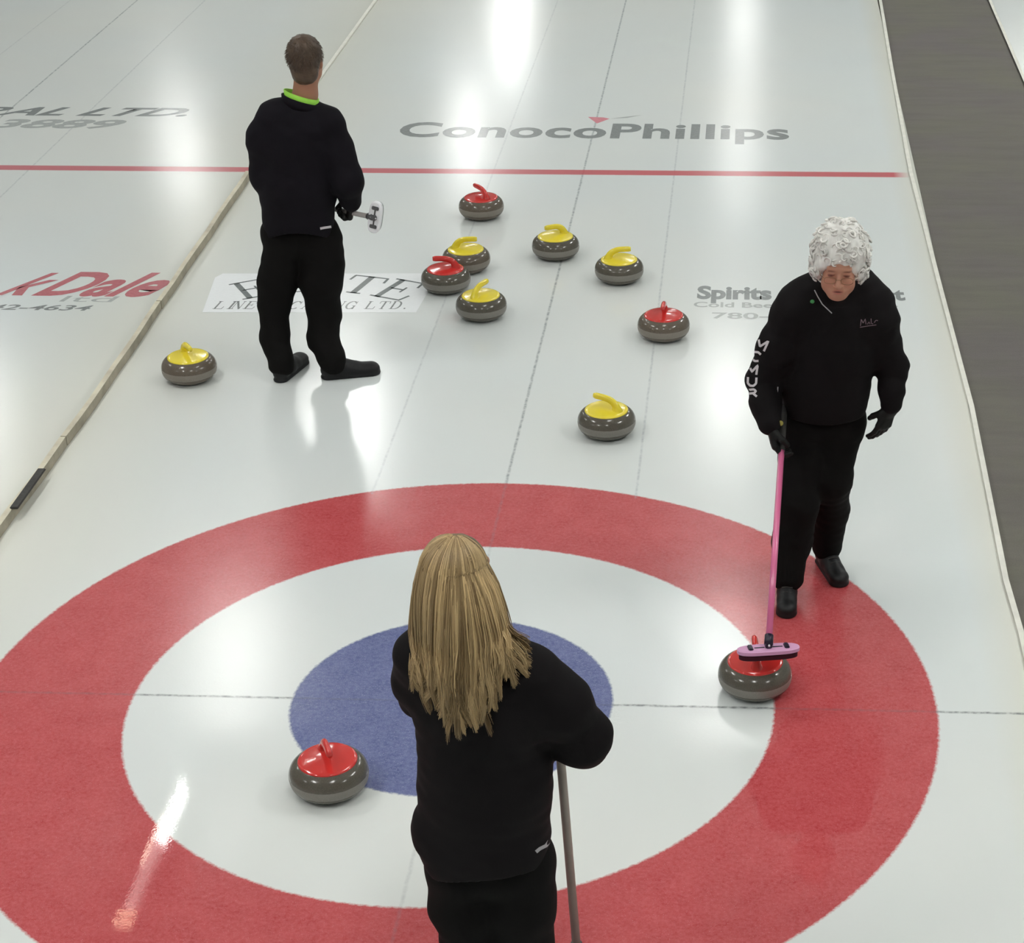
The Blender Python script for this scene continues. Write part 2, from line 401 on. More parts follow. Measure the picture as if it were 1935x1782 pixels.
serif_text('sponsor_lettering', [fan('E', -1.725, 4.225, .53, .20, .27), fan('L', -1.53, 4.30, .27, .17, .26), fan('I', -1.32, 4.325, 0, .12, .26),
            fan('T', -1.105, 4.31, -.26, .22, .27), fan('E', -.885, 4.24, -.40, .21, .29)], DGREY, ZD+.0006)
row = 'LINE LOCATING LTD.'; items = []; x = -1.885
for ch in row:
    adv = .032 if ch == 'I' else (.042 if ch in ' .' else .073)
    items.append((ch, (x, 3.915+.03*(x+1.9)), ((.058 if ch != 'I' else .05), 0), (.012, .115))); x += adv*.965
serif_text('sponsor_lettering', items, GREY, ZD+.0006)
text_mesh('&', .07, .08, -1.385, 4.10, GREY, 'sponsor_lettering', z=ZD+.0006)

# ------------------------------------------------------------------ ceiling lights
mats_l = {}
for i, (x, y, wd, ln, s) in enumerate(LAMPS):
    if s not in mats_l: mats_l[s] = emit('lit diffuser', LAMP_STRENGTH*s)
    e = empty('ceiling_light', (x, y, LAMP_Z))
    setp(e, 'long white ceiling light fitting with lit diffuser above the ice', 'lamp', 'ceiling lights in rows above the ice')
    box('housing', (x-wd/2-.03, y-ln/2-.03, LAMP_Z+.012), (x+wd/2+.03, y+ln/2+.03, LAMP_Z+.25), MAT['lampbody'], e)
    box('diffuser', (x-wd/2, y-ln/2, LAMP_Z), (x+wd/2, y+ln/2, LAMP_Z+.011), mats_l[s], e)
# one bare tube nearer the glass, whose mirror image shows sharp in the scraped ice
e = empty('ceiling_light', (-3.29, 5.55, LAMP_Z)); setp(e, 'single bare tube light hanging over the left side line', 'lamp')
box('housing', (-3.37, 4.60, LAMP_Z+.05), (-3.21, 6.30, LAMP_Z+.25), MAT['lampbody'], e)
V, F = sweep([(-3.27, 5.62, LAMP_Z), (-3.27, 6.30, LAMP_Z)], .024, 12); mesh('tube', V, F, emit('lit tube', 30), e)
V, F = sweep([(-3.29, 4.85, LAMP_Z+.02), (-3.29, 5.60, LAMP_Z+.02)], .035, 12); mesh('tube', V, F, emit('dim added tube', 1.6, (1, .88, .82, 1)), e)  # dim glowing length added for the pale lower part of the streak
V, F = sweep([(-3.325, 5.30, LAMP_Z-.01), (-3.325, 5.90, LAMP_Z-.01)], .008, 8); mesh('edge_glow', V, F, emit('warm edge glow', 7, (1, .80, .62, 1)), e)  # thin glowing line added for the streak's warm rim
for yy in (4.66, 4.76):  # glowing crossbars added to give the paired orange reflections
    V, F = sweep([(-3.35, yy, LAMP_Z+.01), (-3.22, yy, LAMP_Z+.01)], .018, 10); mesh('end_glow', V, F, emit('warm end glow', 4.5, (1, .62, .42, 1)), e)

# ------------------------------------------------------------------ curling stones
def granite(name, dark, light):
    k = N(name); p = k.obj(); s = k.n('SeparateXYZ', i0=p)
    z = k.math('ADD', s.outputs[2], k.math('MULTIPLY', k.math('SUBTRACT', k.noise(60, 3, .6, p), .5), .003))
    band = k.math('MULTIPLY', k.ramp(z, .0395, .0415), k.ramp(z, .0740, .0760, 1, 0))
    sp = k.noise(260, 3, .7, p); blot = k.noise(35, 3, .6, p)
    a = k.mix(k.ramp(sp, .35, .7), dark, tuple(c*1.55 for c in dark[:3])+(1,))
    a = k.mix(k.ramp(blot, .45, .7, 0, .35), a, (0.13, 0.11, 0.095, 1))
    b = k.mix(k.ramp(sp, .35, .7), light, tuple(c*1.25 for c in light[:3])+(1,))
    k.set('Base Color', k.mix(band, a, b)); k.set('Roughness', k.ramp(band, 0, 1, .16, .45)); k.set('Specular IOR Level', .5)
    return k.m
MAT['granite'] = granite('grey granite', (0.080, 0.072, 0.056, 1), (0.205, 0.192, 0.168, 1))
MAT['granite_brown'] = granite('brown granite', (0.105, 0.085, 0.065, 1), (0.215, 0.190, 0.160, 1))
MAT['red_plastic'] = plain('red plastic', (0.62, 0.035, 0.030, 1), .14, .5, coat=.3)
MAT['dred_plastic'] = plain('dark red plastic', (0.40, 0.015, 0.018, 1), .2, .5, coat=.2)
MAT['yellow_plastic'] = plain('yellow plastic', (0.86, 0.70, 0.045, 1), .2, .5, coat=.2)
prof = [(.055, .0005), (.060, .0015)]
for i in range(33):
    a = -PI/2+PI*i/32; e_ = .80
    cx_ = abs(math.cos(a))**e_; sz_ = math.copysign(abs(math.sin(a))**.92, math.sin(a))
    prof.append((.061+.0795*cx_, .0665+.0640*sz_))
prof.append((.060, .1307))
TH = math.radians(29); DROP = max((.0665-z)*math.cos(TH)+r*math.sin(TH) for r, z in prof)/.281-.020
SV, SF = lathe(prof, 72)
capP = [(.1020, .1190), (.1050, .1225), (.1045, .1262), (.1005, .1290), (.090, .1308), (.070, .1330), (.045, .1362), (.022, .1385), (.002, .1390)]
KV, KF = lathe(capP, 72)
hp = spline([(-.058, 0, .118), (-.058, 0, .134), (-.052, 0, .153), (-.036, 0, .172), (-.008, 0, .183), (.030, 0, .1865), (.068, 0, .187)], 6)
hr = np.interp(np.linspace(0, 1, len(hp)), [0, .12, .3, .5, .7, .95, 1], [.036, .026, .0185, .0150, .0140, .0135, .0105])
HV, HF = sweep(hp, hr, 14, flat=(1.15, .92), up=(0, 1, 0))
stone_me = {}
def stone(px0, px1, bottom, ang, colour, gran, label, group, prong=True):
    wpx = px1-px0; c = gnd((px0+px1)/2, bottom-DROP*wpx, .0665)
    e = empty('curling_stone', (c[0], c[1], 0.0), ang)
    setp(e, label, 'curling stone', group)
    for nm, (VV, FF), m in (('granite_body', (SV, SF), MAT[gran]), ('handle_plate', (KV, KF), MAT[colour+'_plastic']), ('handle', (HV, HF), MAT[('dred' if colour == 'dred' else colour)+'_plastic'])):
        key = (nm, m.name)
        if key not in stone_me:
            o = mesh(nm, VV, FF, m); stone_me[key] = o.data
        else:
            o = bpy.data.objects.new(nm, stone_me[key]); C.objects.link(o)
        o.parent = e
    return e
GR, GY = 'red-handled curling stones', 'yellow-handled curling stones'
D = math.radians
stone(868, 951, 418, D(132), 'red', 'granite_brown', 'red-handled curling stone farthest up the ice, nearest the red line', GR)
stone(1006, 1094, 494, D(215), 'yellow', 'granite', 'yellow-handled curling stone standing right on the thin centre line', GY)
stone(838, 924, 518, D(0), 'yellow', 'granite_brown', 'brownish yellow-handled curling stone partly hidden behind a red-handled one', GY)
stone(797, 888, 557, D(186), 'red', 'granite', 'red-handled curling stone touching the yellow-handled one behind it, beside the white banner', GR)
stone(862, 957, 609, D(62), 'yellow', 'granite', 'yellow-handled curling stone just in front of the touching red and yellow pair', GY)
stone(1125, 1215, 539, D(4), 'yellow', 'granite', 'yellow-handled curling stone between the centre line stone and the red one to its right', GY)
stone(1206, 1302, 647, D(-92), 'red', 'granite_brown', 'red-handled curling stone near the grey Spirits lettering', GR)
stone(305, 410, 729, D(-58), 'yellow', 'granite_brown', 'lone yellow-handled curling stone left of the standing man by the divider', GY)
stone(1093, 1199.5, 831, D(155), 'yellow', 'granite', 'yellow-handled curling stone closest to the painted rings', GY)
stone(1358, 1495, 1320, D(95), 'red', 'granite', 'red-handled curling stone under the pink broom head on the red ring', GR)
stone(548, 695, 1511, D(-68), 'red', 'granite', 'large near red-handled curling stone at the edge of the blue ring', GR)


#PEOPLE
# ------------------------------------------------------------------ signed-distance modelling for bodies and clothes
class SDF:
    def __init__(s): s.ops = []
    def cap(s, a, b, ra, rb, k=.03, flat=None, sub=False):
        """round limb from a to b; flat=(axis, factor): thinner along axis"""
        s.ops.append(('cap', np.asarray(a, float), np.asarray(b, float), ra, rb, k, flat, sub)); return s
    def ell(s, c, r, k=.03, R=None, sub=False):
        s.ops.append(('ell', np.asarray(c, float), np.asarray(r, float), R, None, k, None, sub)); return s
    def chain(s, pts, rads, k=.03, flat=None):
        for i in range(len(pts)-1): s.cap(pts[i], pts[i+1], rads[i], rads[i+1], k, flat)
        return s
    def cut(s, pt, n, k=.004):
        """remove everything on the side n points to"""
        s.ops.append(('cut', np.asarray(pt, float), norm(n), None, None, k, None, True)); return s
    def fn(s, g): s.ops.append(('fn', g, None, None, None, 0, None, False)); return s
    def grow(s, d):
        q = SDF(); q.ops = list(s.ops); q.ops.append(('fn', lambda p, f: f-d, None, None, None, 0, None, False)); return q
    def __call__(s, p):
        d = None
        for typ, a, b, ra, rb, k, flat, sub in s.ops:
            if typ == 'fn': d = a(p, d); continue
            if typ == 'cap':
                ba = b-a; L = float(ba @ ba)+1e-12; q = p-a
                h = np.clip(q @ ba/L, 0, 1); v = q-h[:, None]*ba
                if flat is not None:
                    n = norm(flat[0]); n = n-(n @ ba)*ba/L; n = norm(n)
                    c = v @ n; v = v+np.outer(c*(1/flat[1]-1), n)
                e = np.sqrt((v*v).sum(1))-(ra+(rb-ra)*h)
                if flat is not None: e *= .5*(1+flat[1])
            elif typ == 'ell':
                q = p-a
                if ra is not None: q = q @ ra          # ra: 3x3, columns are the local axes
                k0 = np.sqrt(((q/b)**2).sum(1)); k1 = np.sqrt(((q/(b*b))**2).sum(1))+1e-9
                e = k0*(k0-1)/k1
            else: e = -((p-a) @ b)
            if d is None: d = e; continue
            if typ == 'cut': e = -e
            if typ == 'cut' or sub:
                if typ != 'cut': e = -e
                if k > 1e-6:
                    h = np.clip(.5+.5*(e-d)/k, 0, 1); d = d*(1-h)+e*h+k*h*(1-h)
                else: d = np.maximum(d, e)
            else:
                h = np.clip(.5+.5*(d-e)/k, 0, 1); d = d*(1-h)+e*h-k*h*(1-h)
        return d
def fnoise(p, f, seed, n=5):
    r = np.random.default_rng(seed); o = 0
    for i in range(n):
        w_ = r.normal(size=3); w_ *= f*(.6+.9*r.random())/np.linalg.norm(w_)
        o = o+np.sin(p @ w_+r.random()*6.28)
    return o/n
def surface(F, lo, hi, h):
    """surface nets; evaluates finely only near the surface"""
    lo = np.asarray(lo, float); hi = np.asarray(hi, float)
    m = 4; nc = np.ceil((hi-lo)/(h*m)).astype(int)+1
    ax = [lo[i]+(np.arange(nc[i])+.5-.5/m)*h*m for i in range(3)]
    G = np.stack(np.meshgrid(*ax, indexing='ij'), -1).reshape(-1, 3)
    Dc = np.concatenate([F(G[i:i+400000]) for i in range(0, len(G), 400000)]).reshape(nc).astype(np.float32)
    D_ = np.repeat(np.repeat(np.repeat(Dc, m, 0), m, 1), m, 2)
    act = np.argwhere(np.abs(D_) < h*m*1.6)
    P = lo+act*h
    val = np.concatenate([F(P[i:i+400000]) for i in range(0, len(P), 400000)])
    D_[act[:, 0], act[:, 1], act[:, 2]] = val
    S = D_ < 0
    c = [S[i:S.shape[0]-1+i, j:S.shape[1]-1+j, k_:S.shape[2]-1+k_] for i in (0, 1) for j in (0, 1) for k_ in (0, 1)]
    cnt = sum(x.astype(np.int8) for x in c); cell = np.argwhere((cnt > 0) & (cnt < 8))
    idx = -np.ones(cnt.shape, np.int64); idx[cell[:, 0], cell[:, 1], cell[:, 2]] = np.arange(len(cell))
    acc = np.zeros((len(cell), 3)); num = np.zeros(len(cell))
    corners = [(i, j, k_) for i in (0, 1) for j in (0, 1) for k_ in (0, 1)]
    for a in corners:
        for axx in range(3):
            if a[axx]: continue
            b = list(a); b[axx] = 1
            da = D_[cell[:, 0]+a[0], cell[:, 1]+a[1], cell[:, 2]+a[2]]; db = D_[cell[:, 0]+b[0], cell[:, 1]+b[1], cell[:, 2]+b[2]]
            cr = (da < 0) != (db < 0); t = np.where(cr, da/(da-db+1e-12), 0)
            q = np.array(a, float)[None, :].repeat(len(cell), 0); q[:, axx] += t
            acc += q*cr[:, None]; num += cr
    V = lo+(cell+acc/num[:, None])*h
    Fs = []
    for axx in range(3):
        o1, o2 = [(1, 2), (2, 0), (0, 1)][axx]
        sl = [slice(None)]*3; sh = [slice(None)]*3; sl[axx] = slice(0, -1); sh[axx] = slice(1, None)
        A, B = S[tuple(sl)], S[tuple(sh)]; e = np.argwhere(A != B)
        e = e[(e[:, o1] > 0) & (e[:, o2] > 0)]
        e = e[(e[:, o1] < S.shape[o1]-1) & (e[:, o2] < S.shape[o2]-1)]
        def I(d1, d2):
            q = e.copy(); q[:, o1] -= d1; q[:, o2] -= d2; return idx[q[:, 0], q[:, 1], q[:, 2]]
        Q = np.stack([I(1, 1), I(0, 1), I(0, 0), I(1, 0)], 1)
        ins = A[e[:, 0], e[:, 1], e[:, 2]]
        Q[~ins] = Q[~ins][:, ::-1]; Fs.append(Q)
    Fq = np.concatenate(Fs); Fq = Fq[(Fq >= 0).all(1)]
    return V, Fq
def smesh(name, F, lo, hi, h, mats, parent=None):
    V, Q = surface(F, lo, hi, h); return mesh(name, V, Q.astype(np.int32), mats, parent)
def hit(F, px, py, t0=4.0, off=.0):
    """walk along the sight line to the surface"""
    d = norm(ray(px, py)); t = t0
    for _ in range(90):
        e = float(F((CAM+d*t)[None, :])[0])
        t += e*.6
        if abs(e) < 2e-4: break
    return CAM+d*(t-off), abs(e) < .012
def mark(name, F, polylines, width, mat, parent, t0=4.0, off=.003):
    """print or trim that follows a cloth surface"""
    V = []; Q = []
    for pl in polylines:
        pl = np.array(pl, float); seg = np.linalg.norm(np.diff(pl, axis=0), axis=1); n = max(2, int(seg.sum()/2.0)+1)
        s_ = np.concatenate([[0], np.cumsum(seg)]); u = np.linspace(0, s_[-1], n)
        P = np.stack([np.interp(u, s_, pl[:, 0]), np.interp(u, s_, pl[:, 1])], 1)
        dd = np.gradient(P, axis=0); nr = np.stack([-dd[:, 1], dd[:, 0]], 1); nr /= np.linalg.norm(nr, axis=1)[:, None]+1e-9
        b0 = len(V); ok = []
        for i in range(n):
            for sg in (-1, 1):
                q, g = hit(F, *(P[i]+nr[i]*sg*width/2), t0, off); V.append(q); ok.append(g)
        for i in range(n-1):
            if all(ok[2*i:2*i+4]): Q.append((b0+2*i, b0+2*i+1, b0+2*i+3, b0+2*i+2))
    used = sorted({i for q in Q for i in q}); mp = {j: i for i, j in enumerate(used)}
    return mesh(name, [V[j] for j in used], [tuple(mp[i] for i in q) for q in Q], mat, parent, smooth=False)

def hand(S, wrist, d, n, s_, L=.175, curl=(.3, .5, .4), spread=.05, thumb=.6, thin=1.0, rw=.026):
    """d: wrist->knuckles, n: the way the palm faces, s_: side of the thumb; appends palm, five fingers to SDF S"""
    d, n = norm(d), norm(n); s_ = norm(np.asarray(s_)-(np.asarray(s_) @ d)*d); n = norm(n-(n @ d)*d-(n @ s_)*s_)
    w_ = np.asarray(wrist, float); sc = L/.185; r = .0088*sc*thin
    pm = 1.0 if thin >= .9 else .70
    S.cap(w_-d*.03, w_+d*.02, rw, rw*.95, .02, (n, .75))
    for j, (o, ln) in enumerate(((.028, .086), (.010, .090), (-.009, .086), (-.027, .078))):
        S.cap(w_+s_*o*.55*sc+d*.01, w_+s_*o*sc+d*ln*sc, .014*sc*pm, .0115*sc*thin, .012)
    S.cap(w_+s_*.018*sc+n*.006+d*.02*sc, w_+s_*.030*sc+n*.012+d*.045*sc, .014*sc*pm, .014*sc*pm, .012)
    for j, (o, ln, fl) in enumerate(((.028, .086, .068), (.010, .090, .076), (-.009, .086, .071), (-.027, .078, .056))):
        p = w_+s_*o*sc+d*ln*sc; a = 0.0; dirn = norm(d+s_*(o*spread/.028))
        for m_, (frac, cu) in enumerate(zip((.45, .30, .25), curl)):
            a += cu*(1+.10*j*(.5))
            v = dirn*math.cos(a)+n*math.sin(a); q = p+v*fl*frac*sc
            S.cap(p, q, r*(1-.08*m_), r*(.95-.10*m_), .003); p = q
    p = w_+s_*.030*sc+n*.012+d*.035*sc
    v1 = norm(d*.75+s_*(.75-.5*thumb)+n*thumb*.6); q = p+v1*.038*sc; S.cap(p, q, .0125*sc*pm, .0105*sc*thin, .006)
    v2 = norm(d*.9-s_*(.45*thumb)+n*thumb*.8); S.cap(q, q+v2*.030*sc, .0102*sc*thin, .0085*sc*thin, .004)
    return S
def shoe(S, heel, d, L=.285, r=.043):
    d = norm([d[0], d[1], 0]); hl = np.asarray(heel, float)*np.array([1, 1, 0]); z = np.array([0, 0, 1.])
    S.cap(hl+d*.038+z*.040, hl+d*.11+z*.042, r*.86, r*.9, .02)
    S.cap(hl+d*.11+z*.040, hl+d*(L-.045)+z*.030, r*.95, r*1.02, .02, (z, .72))
    S.cap(hl+d*.045+z*.06, hl+d*.055+z*.075, r*.88, r*.86, .02)
    S.cap(hl+d*.09+z*.075, hl+d*.17+z*.045, r*.75, r*.70, .025)
    S.cap(hl+d*.036+z*.008, hl+d*(L-.045)+z*.008, r*.88, r*1.06, .008, (z, .5))
    return S
def cloth(name, col, rough=.85, sheen=.0, scale=220):
    k = N(name); p = k.obj()
    k.set('Base Color', k.mix(k.ramp(k.noise(5, 4, .6, p), .3, .7), tuple(c*.8 for c in col[:3])+(1,), tuple(c*1.25 for c in col[:3])+(1,)))
    k.set('Roughness', rough); k.set('Specular IOR Level', .14); k.set('Sheen Weight', sheen); k.set('Sheen Roughness', .5)
    k.bump(k.noise(scale, 2, .6, p), .25, .0012); return k.m
def colattr(o, name, cols):
    a = o.data.color_attributes.new(name, 'FLOAT_COLOR', 'POINT'); c = np.ones((len(o.data.vertices), 4)); c[:, :3] = cols
    a.data.foreach_set('color', c.ravel())
def attr_material(name, attr, rough, spec, bumpsc=None, sss=0.0, aniso=0.0):
    k = N(name); a = k.n('VertexColor', layer_name=attr); k.set('Base Color', a.outputs['Color']); k.set('Roughness', rough); k.set('Specular IOR Level', spec)
    if sss: k.set('Subsurface Weight', sss); k.set('Subsurface Scale', .01); k.set('Subsurface Radius', (1, .4, .2))
    if bumpsc: k.bump(k.noise(bumpsc, 3, .6, k.obj()), .25, .001)
    return k.m
MAT['jacket'] = cloth('black team jacket cloth', (0.0065, 0.0052, 0.0058, 1), .8, .0)
MAT['trouser'] = cloth('black trouser cloth', (0.0045, 0.0040, 0.0038, 1), .85, .0)
MAT['navy'] = cloth('black navy jacket cloth', (0.0062, 0.0052, 0.0080, 1), .8, .0)
MAT['shoe'] = plain('black shoe leather', (0.009, 0.009, 0.010, 1), .5, .3, .2, 30)
MAT['glove'] = plain('black glove leather', (0.006, 0.006, 0.0055, 1), .55, .25, .2, 60, .3)
MAT['lime'] = cloth('lime green shirt cloth', (0.33, 0.70, 0.09, 1), .7)
MAT['print'] = plain('white print', (0.62, 0.58, 0.60, 1), .6)
MAT['greyprint'] = plain('grey print', (0.36, 0.35, 0.36, 1), .6)
MAT['dimprint'] = plain('dull pink print', (0.16, 0.105, 0.125, 1), .6)
MAT['skin'] = attr_material('skin', 'tint', .55, .35, 260, .12)
MAT['hair_strands'] = attr_material('hair strands', 'tint', .42, .35)
Z3 = np.array([0, 0, 1.])

def head_frame(yaw, bow, tilt=0.0):
    """yaw 0 looks along -Y, positive turns to the viewer's right (+X)"""
    f = np.array([math.sin(yaw)*math.cos(bow), -math.cos(yaw)*math.cos(bow), -math.sin(bow)])
    side = norm(np.cross(f, Z3)); up = np.cross(side, f)
    s2 = side*math.cos(tilt)+up*math.sin(tilt); up = np.cross(s2, f)
    return np.stack([s2, f, up], 1)          # columns: person's side axis, forward, up
def head(S, c, R, sc=1.0, face=True, jaw=1.0):
    W = lambda x, y, z: np.asarray(c)+R @ (np.array([x, y, z])*sc)
    S.ell(W(0, -.018, .030), np.array([.073, .093, .086])*sc, .03, R)
    S.ell(W(0, .030, -.040), np.array([.058*jaw, .060, .080])*sc, .03, R)
    S.ell(W(0, .060, -.096), np.array([.034*jaw, .024, .024])*sc, .03, R)
    for s in (-1, 1):
        S.ell(W(s*.038*jaw, .058, -.042), np.array([.024, .022, .030])*sc, .02, R)
        S.ell(W(s*.044*jaw, .022, -.070), np.array([.018, .030, .024])*sc, .025, R)
        S.ell(W(s*.074, -.002, -.012), np.array([.007, .017, .031])*sc, .006, R)
    S.cap(W(-.034, .077, .024), W(.034, .077, .024), .014*sc, .014*sc, .02)
    for s in (-1, 1): S.ell(W(s*.031, .097, .000), np.array([.017, .013, .013])*sc, .012, R, sub=True)
    for s in (-1, 1): S.ell(W(s*.031, .079, .000), np.array([.0125, .0115, .0118])*sc, .003, R)
    for s in (-1, 1): S.cap(W(s*.020, .087, .0075), W(s*.043, .083, .0065), .0042*sc, .0036*sc, .004)
    for s in (-1, 1): S.cap(W(s*.020, .0845, -.0085), W(s*.042, .081, -.0080), .0036*sc, .0030*sc, .004)
    S.cap(W(0, .086, .008), W(0, .112, -.034), .0075*sc, .0115*sc, .012)
    for s in (-1, 1): S.ell(W(s*.0125, .099, -.038), np.array([.0075, .010, .0075])*sc, .006, R)
    S.ell(W(0, .076, -.064), np.array([.026, .018, .018])*sc, .02, R)
    S.cap(W(-.020, .087, -.0655), W(.020, .087, -.0655), .0028*sc, .0028*sc, .004, sub=True) if False else None
    S.cap(W(-.019, .0885, -.0610), W(.019, .0885, -.0610), .0045*sc, .0045*sc, .005)
    S.cap(W(-.016, .0885, -.0725), W(.016, .0885, -.0725), .0055*sc, .0055*sc, .005)
    S.ops.append(('cap', W(-.020, .096, -.0668), W(.020, .096, -.0668), .0032*sc, .0032*sc, .003, None, True))
    return W
def skin_tints(o, c, R, sc, base, lip, dark):
    n = len(o.data.vertices); co = np.zeros(n*3); o.data.vertices.foreach_get('co', co); co = co.reshape(-1, 3)
    q = ((co-np.asarray(c)) @ R)/sc; col = np.tile(np.array(base), (n, 1))
    col *= (1+.10*fnoise(q, 60, 3))[:, None]
    def blend(mask, cc): 
        mk = np.clip(mask, 0, 1)[:, None]; col[:] = col*(1-mk)+np.array(cc)*mk
    g = lambda cx, cy, cz, rx, ry, rz: np.clip(1.6-1.6*np.sqrt(((q[:, 0]-cx)/rx)**2+((q[:, 1]-cy)/ry)**2+((q[:, 2]-cz)/rz)**2), 0, 1)
    blend(g(0, .09, -.067, .026, .03, .012), lip)
    blend(g(0, .10, -.0668, .023, .03, .0042), dark)
    for s in (-1, 1):  # dark eyes and brows, with socket shade painted into the tint
        blend(1.0*g(s*.031, .09, .001, .017, .03, .0075), dark)
        blend(.45*g(s*.031, .09, .020, .020, .03, .0070), dark)
        blend(.25*g(s*.031, .09, -.003, .022, .03, .018), lip)
        blend(.30*g(s*.040, .07, -.040, .026, .03, .022), lip)
    colattr(o, 'tint', col)
def wrinkle(amp, f, seed, zc=None):
    return lambda p, d: d+amp*fnoise(p*np.array([1, 1, 1.7]), f, seed, 6)

def body_under(S, J, sc=.80):
    """limbs and trunk below the clothes, one surface with the head"""
    for a, b, ra, rb in J:
        f_ = lambda r: .085+(r-.085)*.3 if r > .085 else r
        low = b[2] < .75
        S.cap(a, b, f_(ra)*(sc*.48 if low else sc), f_(rb)*(sc*.48 if low else sc), .03)
    return S
def bounds(pts, m=.2):
    P = np.array(pts); return P.min(0)-m, P.max(0)+m
def tuftmesh(name, strands, width, mat, parent, nside=4, cols=None):
    """strands: list of (k,3) arrays -> one mesh of thin tapered locks, tinted per strand"""
    V = []; Q = []; CC = []
    prof_ = None
    for i, P in enumerate(strands):
        n = len(P); b0 = len(V); w_ = width[i] if hasattr(width, '__len__') else width
        d = np.gradient(P, axis=0); d /= np.linalg.norm(d, axis=1)[:, None]+1e-9
        ref = np.array([.3, .2, .93]); x = np.cross(d, ref); x /= np.linalg.norm(x, axis=1)[:, None]+1e-9; y = np.cross(d, x)
        t = np.linspace(0, 1, n); rr = w_*(1-.75*t**3)
        for j in range(n):
            for k_ in range(nside):
                a = 2*PI*k_/nside; V.append(P[j]+(x[j]*math.cos(a)+y[j]*math.sin(a))*rr[j])
        for j in range(n-1):
            for k_ in range(nside):
                Q.append((b0+j*nside+k_, b0+j*nside+(k_+1) % nside, b0+(j+1)*nside+(k_+1) % nside, b0+(j+1)*nside+k_))
        c0 = np.array(cols[i]); CC.append(np.repeat(c0[None, :] if c0.ndim == 1 else c0, n*nside if c0.ndim == 1 else nside, 0))
    o = mesh(name, np.array(V), np.array(Q, np.int32), mat, parent)
    colattr(o, 'tint', np.concatenate(CC)); return o
def person_root(F, lo, hi, h, loc, label):
    o = smesh('person', F, lo, hi, h, MAT['skin'])
    v = np.zeros(len(o.data.vertices)*3); o.data.vertices.foreach_get('co', v); v = v.reshape(-1, 3)
    setp(o, label, 'person'); return o, v
def set_origin(o, loc):
    loc = np.asarray(loc, float); n = len(o.data.vertices); v = np.zeros(n*3); o.data.vertices.foreach_get('co', v)
    o.data.vertices.foreach_set('co', (v.reshape(-1, 3)-loc).ravel()); o.data.update(); o.location = loc; bpy.context.view_layer.update()

